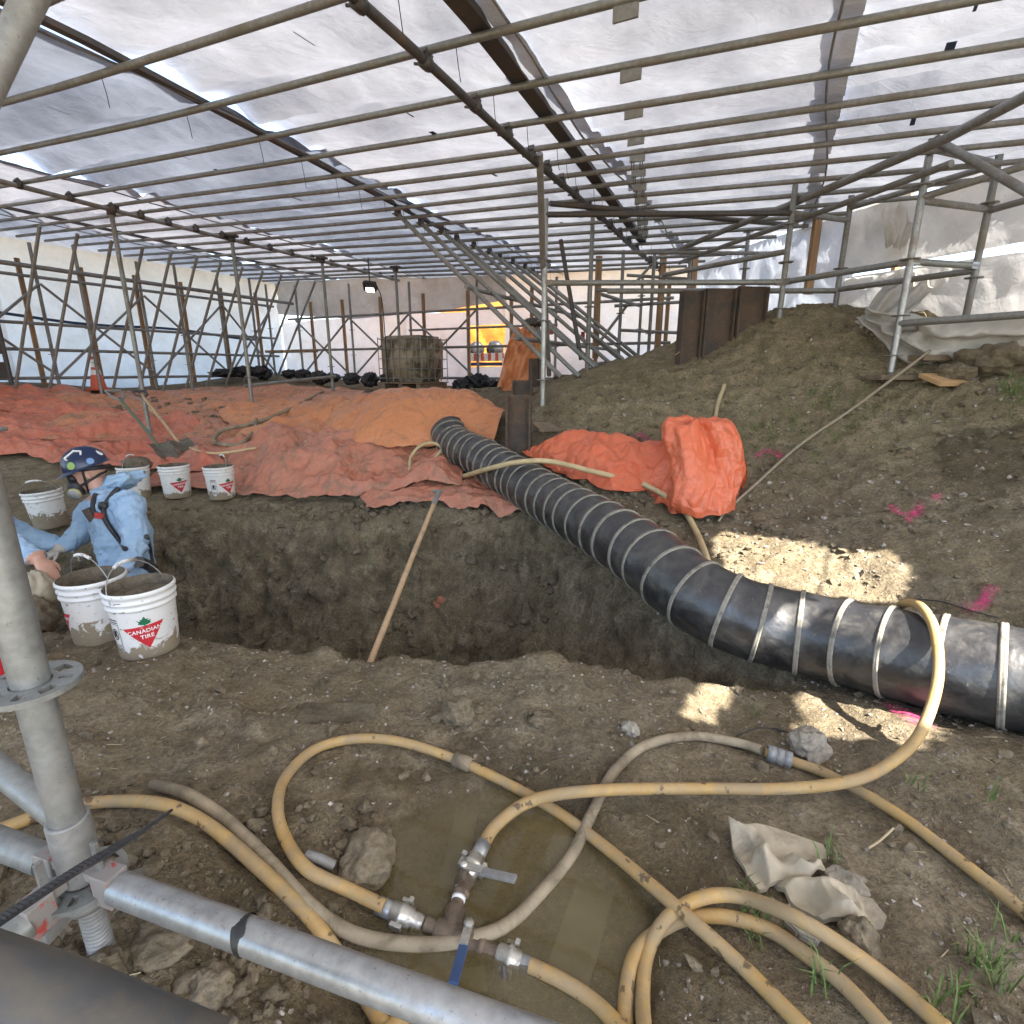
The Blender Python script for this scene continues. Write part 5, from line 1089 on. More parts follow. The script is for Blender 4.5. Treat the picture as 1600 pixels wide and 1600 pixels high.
    wr = .005 * (ridged(co[:, 0] * 9, co[:, 1] * 9, co[:, 2] * 14, 3) - .8) + .011 * tri(co[:, 0] * 9 + co[:, 1] * 7, co[:, 2] * 13, 1.) + .006 * tri(co[:, 0] * 22 - co[:, 1] * 15, co[:, 2] * 26, 4.) + .008 * fbm(co[:, 0] * 4, co[:, 1] * 4, co[:, 2] * 4, 2)
    co = co + no * (np.where(body, wr + .006, 0))[:, None]; r.vertices.foreach_set('co', co.ravel())
    lp = np.array([p.vertices[0] for p in r.polygons])
    mi = np.where(body[lp], 0, np.where(headish[lp], 1, 2)).astype(np.int32)
    wl, wrr = np.array(J['wrL']), np.array(J['wrR'])
    nearR = np.linalg.norm(co[lp] - wrr, axis=1) < np.linalg.norm(co[lp] - wl, axis=1)
    if 'L' not in glove: mi = np.where((mi == 2) & ~nearR, 1, mi)
    if 'R' not in glove: mi = np.where((mi == 2) & nearR, 1, mi)
    boots = co[lp][:, 2] < J['anL'].z - .02; mi = np.where(boots, 3, mi).astype(np.int32)
    r.materials.clear()
    for mm in ('coverall', 'skin', 'glove', 'black_rubber'): r.materials.append(MAT[mm])
    r.polygons.foreach_set('material_index', mi); r.polygons.foreach_set('use_smooth', [True] * len(r.polygons)); r.name = 'body'; r.update()
    ob = bpy.data.objects.new('person', r); C.objects.link(ob); tag(ob, label, cat); ob.name = 'person'
    return ob, RH, BVHTree.FromPolygons([tuple(q) for q in co], [tuple(p.vertices) for p in r.polygons])
pf = float(gz(-2.95, 3.3))
def legs(J, pel, f, l, floor):
    for s, sg in (('L', 1), ('R', -1)):
        J['hip' + s] = pel + l * .1 * sg + Vector((0, 0, -.07)); J['kn' + s] = Vector((pel.x, pel.y, 0)) + l * .12 * sg + f * .07 + Vector((0, 0, floor + .5)); J['an' + s] = Vector((pel.x, pel.y, 0)) + l * .13 * sg + Vector((0, 0, floor + .09)); J['to' + s] = J['an' + s] + f * .17 + Vector((0, 0, -.04))
f1 = Vector((-.88, -.47, 0)).normalized(); l1 = Vector((-f1.y, f1.x, 0))
pel = P(205, 915, 3.5); J = dict(pelvis=pel, waist=P(200, 866, 3.5), chest=P(180, 806, 3.52), neck=P(163, 772, 3.53), shL=P(202, 784, 3.38), elL=P(216, 850, 3.3), wrL=P(190, 892, 3.18),
    shR=P(146, 792, 3.68), elR=P(122, 836, 3.6), wrR=P(93, 858, 3.48), head=P(139, 738, 3.52), headup=(-.3, -.12, 1), handR=(-.2, 0, 0), handL=(0, 0, 0))
legs(J, pel, f1, l1, pf)
pA, RH, bvh = make_person(J, (-.86, -.4, -.32), 'worker in light blue coverall and navy hard hat bending in pit')
def hp_(c): return J['head'] + RH @ Vector(c)
# helmet
hm = MB(); prof = [(.108 * math.cos(a), .118 * math.sin(a)) for a in np.linspace(0, PI / 2, 10)]
A = np.zeros((10, 33, 3))
for i, (r, z) in enumerate(prof):
    for k in range(33):
        a = 2 * PI * k / 32; rx = r * 1.22; ry = r * 1.02; A[i, k] = hp_((rx * math.cos(a) - .005, ry * math.sin(a), z + .045 + .012 * math.cos(6 * a) * 0 + (.012 if abs(ry * math.sin(a)) < .03 and z > .02 else 0)))
hel = hm.grid(A).build('hard_hat', 'navy_shell', pA)
A = np.zeros((4, 33, 3))
for i, g in enumerate((0, .35, .7, 1)):
    for k in range(33):
        a = 2 * PI * k / 32; ext = .012 + .05 * max(0, math.cos(a)) ** 2; A[i, k] = hp_((.131 * math.cos(a) - .005 + g * ext * math.cos(a), (.11 + g * .011) * math.sin(a), .045 - g * .012 - (.012 * g * max(0, math.cos(a)))))
MB().grid(A).build('brim', 'navy_shell', hel)
def onhel(th, z, off=.003):
    r = math.sqrt(max(0, 1 - (z / .118) ** 2)) * .108; return hp_((r * 1.22 * math.cos(th) - .005, r * 1.02 * math.sin(th), z + .045)) + (RH @ Vector((math.cos(th), math.sin(th), .6))).normalized() * off
def decal(th, z, s, mat, nm='sticker', pts_=None):
    poly = pts_ or [(math.cos(2 * PI * k / 14), math.sin(2 * PI * k / 14)) for k in range(14)]
    c = onhel(th, z, .0045); V = [c] + [onhel(th + x * s / .125, min(.12, z + y * s), .004) for x, y in poly]; MB().add(V, [(0, 1 + k, 1 + (k + 1) % len(poly)) for k in range(len(poly))]).build(nm, mat, hel)
TL = PI / 2                      # his left side, towards the camera
decal(TL - .35, .03, .024, 'lime'); decal(TL + .45, .022, .022, 'blue_sticker') if 'blue_sticker' in MAT else None
plain('blue_sticker', (.16, .3, .55), .4); decal(TL + .5, .022, .02, 'blue_sticker'); decal(TL + 1.25, .05, .02, 'white_paint'); decal(TL - 1.1, .03, .014, 'red_paint')
for (t0, z0, t1, z1) in ((-.75, .085, -.1, .112), (-.1, .112, .45, .098), (.45, .098, .3, .075), (-.75, .085, -.5, .07)):
    MB().tube([onhel(TL + t0 + (t1 - t0) * k / 5, z0 + (z1 - z0) * k / 5, .003) for k in range(6)], .006, 5).build('sticker', 'white_paint', hel)
MB().tube([hp_((.02, .088, .04)), hp_((-.06, .085, .02)), hp_((-.115, .02, .0)), hp_((-.115, -.03, .0))], .014, 8).build('headband', 'black_rubber', hel)
MB().tube([hp_((.0, .088, .035)), hp_((.02, .086, -.04)), hp_((.05, .05, -.115)), hp_((.05, -.05, -.115))], .007, 6).build('chin_strap', 'black_rubber', hel)
mk = MB(); v, f = ico(hp_((.098, 0, -.062)), (.055, .06, .062), RH); mk.add(v, f, True); v, f = ico(hp_((.088, 0, .0)), (.035, .066, .045), RH); mk.add(v, f, True); msk = mk.build('respirator', 'black_rubber', pA)
for s in (1, -1): MB().lathe([(0, -.016), (.036, -.016), (.038, .0), (.036, .016), (0, .018)], hp_((.115, s * .062, -.095)), frame(RH @ Vector((.5, s * .8, -.3))), 18).build('filter', 'glass_fibre', msk); MB().lathe([(.0375, -.005), (.0395, -.004), (.0395, .004), (.0375, .005)], hp_((.115, s * .062, -.095)), frame(RH @ Vector((.5, s * .8, -.3))), 18).build('filter_band', 'yellow_grey', msk)
MB().tube([hp_((.07, .062, -.06)), hp_((.0, .086, -.045)), hp_((-.07, .06, -.03)), hp_((-.09, 0, -.03))], .008, 6).build('strap', 'black_rubber', msk)
def on_body(px, py, off=.012):
    r = ray(px, py).normalized(); h = bvh.ray_cast(Vector((0, 0, CAMZ)), r); return (h[0] - r * off) if h[0] else P(px, py, 3.4)
hv_ = lump('hood', P(190, 752, 3.56), (.15, .1, .055), 'coverall', 'x', 'x', 5, .3, 1.6, 4, -.3, None, True, -.35); hv_.parent = pA; del hv_['label']; del hv_['category']
cl_ = lump('collar', P(170, 768, 3.52), (.09, .1, .045), 'coverall', 'x', 'x', 9, .15, 2, 4, -.3); cl_.parent = pA; del cl_['label']; del cl_['category']
for path in ([(186, 762), (176, 772), (166, 786), (162, 800), (166, 815), (176, 830), (188, 846), (196, 858)], [(150, 772), (146, 785), (147, 800), (158, 806)], [(229, 838), (233, 855), (236, 872), (240, 888)]):
    c = catmull([on_body(*q) for q in path], 5); MB().tube(c, .016, 6).build('harness_strap', 'black_rubber', pA)
q = on_body(141, 804, .02); MB().box(q, (.05, .03, .085), Matrix.Rotation(-.4, 3, 'Y')).build('pouch', 'pouch_brown' if 'pouch_brown' in MAT else 'rusty', pA)
q = on_body(156, 806, .025); MB().box(q, (.055, .022, .035), Matrix.Rotation(.15, 3, 'Y')).build('buckle', 'red_paint', pA)
MB().lathe([(0, -.012), (.03, -.012), (.03, .012), (0, .014)], on_body(161, 791, .02), frame((-.3, -.9, .1)), 16).build('chest_ring', 'black_rubber', pA)
c = [on_body(*q_) for q_ in ((216, 878), (224, 880), (232, 884), (240, 890))]; MB().tube(catmull(c, 4), .035, 8).build('belt_pad', 'black_rubber', pA)
# second worker, mostly beyond the left edge
pf2 = float(gz(-3.2, 2.9)); f2 = Vector((.75, .55, 0)).normalized(); l2 = Vector((-f2.y, f2.x, 0)); pel2 = Vector((-3.3, 2.85, pf2 + .92))
J2 = dict(pelvis=pel2, waist=pel2 + Vector((.02, 0, .2)), chest=pel2 + Vector((.06, .03, .42)), neck=pel2 + Vector((.1, .06, .6)), shL=pel2 + Vector((.0, .22, .5)), elL=pel2 + Vector((.12, .4, .25)), wrL=pel2 + Vector((.3, .5, .12)),
    shR=P(-52, 800, 2.85), elR=P(5, 846, 2.75), wrR=P(60, 872, 2.7), head=pel2 + Vector((.17, .1, .74)), headup=(.2, .1, 1), handR=(.05, 0, -1.0), handL=(0, 0, -.2))
legs(J2, pel2, f2, l2, pf2)
pB, RH2, _b = make_person(J2, (.75, .5, -.35), 'worker in blue sleeve reaching in at the left picture edge', ('L',))
A = np.zeros((8, 25, 3))
for i, a_ in enumerate(np.linspace(0, PI / 2, 8)):
    for k in range(25):
        a = 2 * PI * k / 24; r = .118 * math.cos(a_); A[i, k] = J2['head'] + RH2 @ Vector((r * 1.22 * math.cos(a), r * math.sin(a), .045 + .128 * math.sin(a_)))
MB().grid(A).build('hard_hat', 'navy_shell', pB)
lump('cloth_sack', P(58, 928, 2.66), (.075, .06, .12), 'sack', 'pale crumpled cloth sack held below the bare hand', 'cloth sack', 3, .2, 1.8, 4, .3)
lump('cloth_sack', P(52, 965, 2.6), (.1, .08, .1), 'clod', 'brown muddy sack below the pale cloth sack', 'cloth sack', 6, .2, 1.8, 4, .3)

# ================================================================== NEAR SCAFFOLD
NSf = thing('near_scaffold', 'close galvanised scaffold post with rosette and long silver ledger', 'scaffold', (-.72, .7, .25))
px0, py0 = -.72, .70; zg = float(gz(px0, py0))
pst = MB().tube([(px0, py0, .44), (px0, py0, 1.2), (px0, py0, 2.68)], .02415, 24).build('standard', 'galv', NSf)
def rosette(c, parent, r=.062):
    bm = bmesh.new(); n = 48; V = []
    # disc with eight holes: ring of quads with hole cut by inner/outer radial profile
    mb = MB(); rings_r = [.026, .034, .042, .052, r]
    for z in (-.0045, .0045):
        pass
    A0 = []
    N = 96
    def hole(a): return abs(((a / (2 * PI) * 8) % 1) - .5) < (.30 if int(a / (2 * PI) * 8) % 2 else .2)
    vs = []; fs = []
    for z in (-.0045, .0045):
        for rr_ in rings_r:
            for k in range(N): a = 2 * PI * k / N; vs.append((c[0] + rr_ * math.cos(a), c[1] + rr_ * math.sin(a), c[2] + z))
    nr = len(rings_r); ix = lambda s, i, k: s * nr * N + i * N + k % N
    for k in range(N):
        a = 2 * PI * (k + .5) / N
        for i in range(nr - 1):
            h = hole(a) and i in (1, 2)
            if not h: fs.append((ix(0, i, k), ix(0, i, k + 1), ix(0, i + 1, k + 1), ix(0, i + 1, k))); fs.append((ix(1, i, k), ix(1, i + 1, k), ix(1, i + 1, k + 1), ix(1, i, k + 1)))
        for i in (0, nr - 1): fs.append((ix(0, i, k), ix(0, i, k + 1), ix(1, i, k + 1), ix(1, i, k)))
        if hole(a):
            for i in (1, 3): fs.append((ix(0, i, k), ix(0, i, k + 1), ix(1, i, k + 1), ix(1, i, k)))
            for kk in (k, k + 1):
                a2 = 2 * PI * (k + .5 + (1 if kk == k + 1 else -1)) / N
                if not hole(a2 % (2 * PI)):
                    for i in (1, 2): fs.append((ix(0, i, kk), ix(0, i + 1, kk), ix(1, i + 1, kk), ix(1, i, kk)))
    bm.free(); return mb.add(vs, fs).build('rosette', 'galv', parent)
rosette((px0, py0, .745), pst); rosette((px0, py0, .372), pst); rosette((px0, py0, 1.72), pst)
MB().lathe([(.0245, .50), (.029, .50), (.0295, .497), (.0295, .385), (.027, .38), (.0245, .38)], (px0, py0, 0), None, 24).build('collar', 'galv_dull', NSf)
jk = MB(); prof = [(0, zg - .05)]; z = zg - .05
while z < .36: prof += [(.0165, z), (.0195, z + .003), (.0195, z + .005), (.0165, z + .008)]; z += .008
prof.append((0, z)); jk.lathe(prof, (px0, py0, 0), None, 20); jk.build('base_jack', 'galv_dull', NSf)
jn = MB(); jn.lathe([(.02, .335), (.04, .335), (.042, .345), (.04, .36), (.02, .362)], (px0, py0, 0), None, 20)
for s in (0, 1, 2): a = s * 2.1 + .4; jn.box((px0 + .055 * math.cos(a), py0 + .055 * math.sin(a), .345), (.05, .016, .022), Matrix.Rotation(a, 3, 'Z'))
jn.build('jack_nut', 'galv_dull', NSf)
ld = Vector((.951, -.309, .03)).normalized(); base_ = Vector((px0, py0, .385))
def near_ledger(d, r, ln, nm, mat, st=.085, head=True):
    d = Vector(d).normalized(); t = MB().tube([base_ + d * st, base_ + d * (st + ln) * .5, base_ + d * (st + ln)], r, 24).build(nm, mat, NSf)
    if head:
        Rl = Matrix((d, d.cross(Vector((0, 0, 1))).normalized() * -1, Vector((0, 0, 1)))).transposed()
        m = MB(); m.box(base_ + d * .068, (.04, .036, .058), Rl); m.box(base_ + d * .045 + Vector((0, 0, .016)), (.035, .026, .016), Rl); m.build('ledger_head', 'red_worn', t)
        MB().box(base_ + d * .05 + Vector((0, 0, .03)), (.012, .006, .1), Rl).build('wedge', 'galv', t)
    return t
lgd = near_ledger(ld, .0243, 2.2, 'ledger', 'galv_bright'); near_ledger((-.951, .309, -.02), .0243, 1.4, 'ledger', 'galv')
near_ledger((-.31, -.95, -.06), .0243, .55, 'transom', 'galv')
tb = base_ + ld * .345; MB().lathe([(.0246, -.011), (.0256, -.01), (.0256, .01), (.0246, .011)], tb, frame((ld + Vector((.0, .5, .25))).normalized()), 24).build('tape', 'black_rubber', lgd)
dgp = P(0, 1203, .96); b0 = Vector((px0 - .01, py0 + .02, .455)); MB().tube([b0 + (dgp - b0).normalized() * .03, dgp, b0 + (dgp - b0) * 5], .021, 20).build('brace', 'galv', NSf)
MB().box(b0, (.03, .05, .05), frame(dgp - b0)).build('brace_head', 'galv_dull', NSf)
# heavy cable tie
ct = catmull([P(-70, 1482, .585), P(0, 1438, .62), P(110, 1366, .69), P(200, 1312, .76), P(268, 1266, .84)], 24); tie = MB(); wd = .011
vs = []; fs = []
for i, q in enumerate(ct):
    t = (ct[min(i + 1, len(ct) - 1)] - ct[max(i - 1, 0)]).normalized(); up_ = (Vector((-.35, -.55, .75)) - t * Vector((-.35, -.55, .75)).dot(t)).normalized(); s_ = t.cross(up_); k_ = wd * (1 if i < len(ct) - 6 else max(.25, (len(ct) - 1 - i) / 6)); h = .0022 + (.0012 if i % 2 and i < len(ct) * .78 else 0)
    vs += [q + s_ * k_ + up_ * .0015, q + s_ * k_ * .7 + up_ * h, q - s_ * k_ * .7 + up_ * h, q - s_ * k_ + up_ * .0015, q - s_ * k_ - up_ * .0015, q + s_ * k_ - up_ * .0015]
for i in range(len(ct) - 1):
    for k in range(6): fs.append((i * 6 + k, i * 6 + (k + 1) % 6, i * 6 + 6 + (k + 1) % 6, i * 6 + 6 + k))
tag(tie.add(vs, fs).build('cable_tie', 'black_rubber'), 'thick black ribbed cable tie tail crossing the near scaffold post', 'cable tie')
tag(MB().tube([P(-120, 1560, .52), P(60, 1622, .52), P(300, 1722, .52)], .062, 24).build('dark_pipe', 'pipe_grimy'), 'dark grey pipe crossing the lower left picture corner', 'pipe')
tb_ = thing('near_brace', 'thick weathered tube crossing the upper left picture corner', 'scaffold tube', P(-60, 240, .98)); MB().tube([P(-220, 560, 1.0), P(-20, 140, .98), P(90, -90, .98), P(190, -300, .98)], .0243, 20).build('tube', 'galv_dull', tb_)
q = P(-16, 672, 1.9); sp_ = thing('scaffold_post', 'scaffold post whose rosette shows at the left picture edge', 'scaffold pole', (q.x, q.y, float(gz(q.x, q.y))))
MB().tube([(q.x - .03, q.y, float(gz(q.x, q.y))), (q.x - .03, q.y, 2.75)], .0243, 16).build('tube', 'galv', sp_); MB().lathe([(.026, -.006), (.07, -.005), (.07, .005), (.026, .006)], q + Vector((-.03, 0, 0)), None, 24).build('rosette', 'galv_dull', sp_)

# ================================================================== STONES, SLABS, BOARDS, ROPE
def stone(px, py, s, label, mat='clod', seed=0, flat=.7, cat='stone', lift=.35, amp=.16):
    c = G(px, py); d = (c - Vector((0, 0, CAMZ))).dot(Vector((0, math.cos(PITCH), -math.sin(PITCH)))); r = s * d / F / 2
    return lump('stone' if mat == 'stone' else 'soil_clod', c + Vector((0, 0, r * flat * lift)), (r, r * .85, r * flat), mat, label, cat, seed, amp * 1.3, 1.9, 5, seed * 1.3, 'stones and clods', False)
stone(574, 1356, 98, 'big rough soil clod inside the yellow hose bend', 'clod', 1, .72, 'soil clod', .5)
stone(716, 1124, 50, 'round clay covered stone behind the yellow hose bend', 'clod', 2, .9, 'stone', .7)
stone(1262, 1172, 62, 'pale pointed stone below the sunlit patch', 'stone', 3, .8)
stone(985, 1142, 30, 'small pale stone left of the muddy hose arch', 'stone', 4)
stone(850, 1128, 44, 'low half buried stone right of round stone', 'clod', 5, .5)
stone(1560, 1130, 50, 'brown clod at right edge below black duct', 'clod', 6, .5, 'soil clod')
stone(1320, 1385, 60, 'stone wedged beside the crumpled sack and grass', 'stone', 7, .5)
stone(1490, 592, 60, 'soil lump above fresh board on slope', 'clod', 8, .6, 'soil clod'); stone(1555, 575, 90, 'large soil lump below right wall sheeting', 'clod', 9, .6, 'soil clod')
stone(1150, 1012, 26, 'small sunlit stone under black duct', 'stone', 10, .7)
stone(160, 1535, 80, 'soil clod in front of the base jack', 'clod', 11, .7, 'soil clod'); stone(250, 1480, 95, 'crumbly clod right of the base jack', 'clod', 12, .5, 'soil clod'); stone(330, 1545, 70, 'crumbly clod under the silver ledger', 'clod', 14, .6, 'soil clod')
stone(1340, 1480, 70, 'dark stone under the folded sack flap', 'clod', 15, .9)
# crumpled sheet and broken slab
def crumple(name, outline, mat, label, cat, h, seed, thick=.012, res=46, tilt=None):
    po = np.array([tuple(G(*q)) for q in outline]); mn, mx = po[:, :2].min(0), po[:, :2].max(0); c0 = po[:, :2].mean(0)
    m_ = 140; V = []; s = np.linspace(0, 1, len(po) + 1); cl = np.vstack([po, po[:1]])
    A = np.zeros((30, m_ + 1, 3))
    for i in range(30):
        for k in range(m_ + 1):
            e = np.array([np.interp(k / m_, s, cl[:, j]) for j in range(2)]); g = (i / 29); q = c0 + (e - c0) * g; A[i, k, :2] = q
    X, Y = A[..., 0], A[..., 1]; g = np.linspace(0, 1, 30)[:, None]
    Z = gz(X, Y) * .5 + float(gz(*c0)) * .5 + h * (.55 + .9 * (ridged(X * 5 + seed, Y * 6, seed, 2) - .8) + .8 * pn(X * 6, Y * 6, seed)) * (1 - .35 * g ** 3) + (tilt(X, Y) if tilt else 0)
    tt = X * 7 + Y * 4; Z = Z + h * .55 * tri(X * 9, Y * 8, seed) + h * .3 * tri(X * 20, Y * 18, seed + 2)
    Z = np.maximum(Z, gz(X, Y) + .012)
    A[..., 2] = Z; B = A.copy(); B[..., 2] = Z - thick
    mb = MB(); mb.grid(A); mb.grid(B[:, ::-1]); mb.grid(np.stack([A[-1], B[-1]], 0)); return tag(mb.build(name, mat), label, cat)
crumple('crumpled_sack', [(1135, 1300), (1165, 1293), (1230, 1305), (1285, 1325), (1295, 1345), (1270, 1352), (1288, 1375), (1260, 1395), (1215, 1388), (1185, 1396), (1150, 1352)], 'sack', 'crumpled stiff cement sack behind its folded flap', 'sack', .095, 2.2)
def slabm(outline, zt, th, mat, label, name='broken_slab'):
    po = [G(*q) for q in outline]; zb = min(q.z for q in po); n = len(po); bm = bmesh.new()
    top = [bm.verts.new((q.x, q.y, q.z + zt(i))) for i, q in enumerate(po)]; bot = [bm.verts.new((q.x * 1.0, q.y, q.z + zt(i) - th)) for i, q in enumerate(po)]
    bm.faces.new(top); bm.faces.new(bot[::-1])
    for i in range(n): bm.faces.new((top[i], bot[i], bot[(i + 1) % n], top[(i + 1) % n]))
    bmesh.ops.recalc_face_normals(bm, faces=bm.faces[:]); bmesh.ops.bevel(bm, geom=bm.edges[:], offset=.004, segments=2, affect='EDGES'); bm.verts.index_update()
    mb = MB().add([q.co for q in bm.verts], [[q.index for q in f.verts] for f in bm.faces]); bm.free(); return tag(mb.build(name, mat), label, 'slab')
crumple('crumpled_sack', [(1207, 1384), (1250, 1390), (1300, 1403), (1362, 1410), (1384, 1438), (1378, 1452), (1330, 1452), (1285, 1446), (1240, 1420)], 'sack', 'stiff folded sack flap in front of the crumpled cement sack', 'sack', .05, 6.1, .014)
slabm([(1222, 1446), (1262, 1446), (1288, 1462), (1275, 1484), (1245, 1468)], lambda i: .02, .02, 'slab', 'small grey slab chip between the hoses')
slabm([(475, 1098), (590, 1100), (585, 1132), (460, 1126)], lambda i: .004, .012, 'clod', 'flat muddy board fragment on near ground', 'flat_fragment')
# boards on the slope
def boardp(px, py, ln, wd, rz, mat, label, th=.035, lift=.03, tl=0.):
    c = G(px, py); R = Matrix.Rotation(rz, 3, 'Z') @ Matrix.Rotation(tl, 3, 'X'); return tag(MB().box(c + Vector((0, 0, lift)), (ln, wd, th), R).build('timber_board', mat), label, 'board')
boardp(1400, 596, .36, .16, .05, 'board', 'grey board under the bright scaffold foot'); boardp(1478, 600, .27, .2, .1, 'board_fresh', 'fresh orange brown board on the slope', .03, .03, .3); boardp(1455, 568, .3, .18, .1, 'board', 'stacked grey boards below gathered sheeting', .04, .04)
boardp(855, 672, .22, .2, .3, 'board', 'dusty wooden board beside pink marked pile', .02, .03, .25)
# submerged boards
for i, (a, b_, w_) in enumerate((((885, 1545), (930, 1400), .09), ((705, 1400), (730, 1280), .06), ((700, 1560), (760, 1545), .05))):
    p0, p1 = G(*a), G(*b_); c = (p0 + p1) / 2; d = p1 - p0; tag(MB().box((c.x, c.y, -.006), (d.length, w_, .012), Matrix.Rotation(math.atan2(d.y, d.x), 3, 'Z')).build('sunken_board', 'board_wet'), ['wide pale board sunk at right side of puddle', 'narrow board sunk above the manifold in puddle', 'short board sunk below the manifold in puddle'][i], 'board')
# long rope up the slope
rp = [P(1453, 548, 3.9)] + [G(x, y, l_) for x, y, l_ in ((1400, 588, .16), (1330, 640, .06), (1250, 695, .03), (1180, 757, .03), (1135, 798, .02), (1122, 815, .0))]
tag(MB().tube(catmull(rp, 10), .0095, 8).build('guy_rope', 'rope'), 'taut grey rope running up dirt slope to the right scaffold', 'rope')
tag(MB().tube([P(1055, 555, 4.9), P(1107, 515, 5.2)], .006, 6).build('tie_rope', 'rope'), 'short rope tied to the rusty sheet piles', 'rope')
tag(MB().tube(catmull([G(1118, 652, 0), G(1122, 630, .02), G(1132, 602, .05)], 6), .016, 8).build('bent_stick', 'straw'), 'pale bent stick standing in dirt slope behind orange heap', 'stick')
tag(MB().tube(catmull([G(1357, 1325, .01), G(1375, 1313, .012), G(1396, 1294, .015)], 5), .003, 6).build('twig', 'straw'), 'thin pale twig on gravel above crumpled sack', 'twig')

tag(MB().tube(catmull([G(1150, 1150, .004), G(1185, 1138, .03), G(1225, 1142, .03), G(1255, 1165, .02), G(1262, 1205, .004)], 8), .0022, 6).build('loose_wire', 'black_rubber'), 'thin dark wire bent over the muddy hose coupling', 'wire')
tag(MB().tube(catmull([G(1420, 935, .01), G(1470, 940, .03), G(1520, 955, .02), G(1560, 965, .0)], 8), .003, 6).build('loose_wire', 'black_rubber'), 'dark cable lying on soil behind black duct at right', 'wire')
# pink marking paint on the ground (thin sprayed film following the soil)
def spray(strokes, wd, nm='paint_mark'):
    for st in strokes:
        c = catmull([G(*q) for q in st], 8); A = np.zeros((len(c), 9, 3)); col = np.zeros((len(c), 9, 4)); 
        for i, q in enumerate(c):
            t = (c[min(i + 1, len(c) - 1)] - c[max(i - 1, 0)]); t.z = 0; t.normalize(); s_ = Vector((-t.y, t.x, 0))
            for j in range(9):
                k = j / 4 - 1; x, y = q.x + s_.x * k * wd, q.y + s_.y * k * wd; A[i, j] = (x, y, float(gz(x, y)) + .012); en = min(1, i / 3, (len(c) - 1 - i) / 3); v = max(0, 1 - k * k) * en; col[i, j] = (v, v, v, 1)
        o = MB().grid(A).build(nm, 'pink_spray', ground); ca = o.data.color_attributes.new('tone', 'FLOAT_COLOR', 'POINT'); ca.data.foreach_set('color', col.astype(np.float32).ravel())
spray([[(1392, 790), (1398, 800), (1415, 805), (1440, 800)], [(1440, 782), (1432, 805), (1412, 818)], [(1452, 783), (1475, 778)]], .03)
spray([[(1178, 718), (1195, 708), (1212, 712), (1225, 718)]], .03); spray([[(985, 695), (1000, 684), (1015, 690)]], .03)
spray([[(1500, 955), (1530, 950), (1545, 930), (1550, 915)]], .03); spray([[(1390, 1100), (1420, 1120), (1450, 1145)], [(1400, 1085), (1440, 1100)]], .05)
# small brick fragments in the pit wall
bf = thing('brick_fragment', 'pink brick fragments stuck in the far pit wall', 'brick fragment', G(685, 940))
for (x, y, s) in ((677, 940, .022), (690, 936, .03), (684, 945, .018)): MB().box(G(x, y) + Vector((0, -.01, 0)), (s * 2, .03, s * 1.6), Matrix.Rotation(.3, 3, 'Y')).build('chip', 'brick_pink' if 'brick_pink' in MAT else 'tarp_pink', bf)

# ================================================================== STUFF: pebbles, clods, grass, roots, litter
rs_ = np.random.RandomState(11)
def oct_cloud(n, region, smin, smax, power, mat, name, label, sub=0, embed=.3, ok=None):
    xs = rs_.uniform(region[0], region[1], n * 2); ys = rs_.uniform(region[2], region[3], n * 2); sz = smin * (smax / smin) ** (rs_.uniform(0, 1, n * 2) ** power)
    k = np.ones(n * 2, bool) if ok is None else ok(xs, ys); xs, ys, sz = xs[k][:n], ys[k][:n], sz[k][:n]; zs = gz(xs, ys)
    bm = bmesh.new(); bmesh.ops.create_icosphere(bm, subdivisions=1 + sub, radius=1); bm.verts.index_update(); bv = np.array([tuple(q.co) for q in bm.verts]); bf_ = [[q.index for q in f.verts] for f in bm.faces]; bm.free()
    V = []; Fc = []; nb = len(bv); bfa = np.array(bf_)
    for i in range(len(xs)):
        j = 1 + .28 * rs_.normal(size=(nb, 1)); v = bv * j * sz[i] * np.array([1, rs_.uniform(.6, 1), rs_.uniform(.45, .9)]); a = rs_.uniform(0, 6.28); ca_, sa_ = math.cos(a), math.sin(a)
        v = np.stack([v[:, 0] * ca_ - v[:, 1] * sa_ + xs[i], v[:, 0] * sa_ + v[:, 1] * ca_ + ys[i], v[:, 2] + zs[i] + sz[i] * embed], -1); V.append(v); Fc.append(bfa + i * nb)
    V = np.concatenate(V); Fc = np.concatenate(Fc); mb = MB(); mb.v = [tuple(q) for q in V]; mb.f = [tuple(q) for q in Fc]; mb.sm = [sub > 0] * len(Fc); return struct(mb.build(name, mat), 'stuff', label)
HPA = np.array(HPTS)[::2]
def nopud(x, y):
    k = pudd(x, y) < .3
    for a in range(0, len(x), 400):
        dd = ((x[a:a + 400, None] - HPA[None, :, 0]) ** 2 + (y[a:a + 400, None] - HPA[None, :, 1]) ** 2).min(1); k[a:a + 400] &= dd > .034 ** 2
    return k
oct_cloud(9500, (-2.2, 2.4, .5, 2.5), .0016, .009, 2.2, 'pebble', 'pebbles', 'fine pebbles scattered over the near ground', 0, .2, nopud)
oct_cloud(1500, (-2.6, 2.8, .5, 3.4), .006, .026, 2.2, 'clod', 'crumbs', 'soil crumbs scattered over the near ground', 0, .25, nopud)
oct_cloud(2600, (.3, 3.4, 2.4, 4.9), .004, .02, 2.6, 'pebble', 'pebbles', 'pebbles scattered over the dirt slope', 0, .15)
oct_cloud(1300, (.3, 3.4, 2.6, 5.2), .006, .035, 2.4, 'clod', 'crumbs', 'soil crumbs scattered over the dirt slope', 0, .2)
oct_cloud(2600, (-3.4, 1.0, 3.2, 4.4), .006, .05, 2.2, 'clod', 'crumbs', 'soil crumbs clinging to far pit wall', 1, .1)
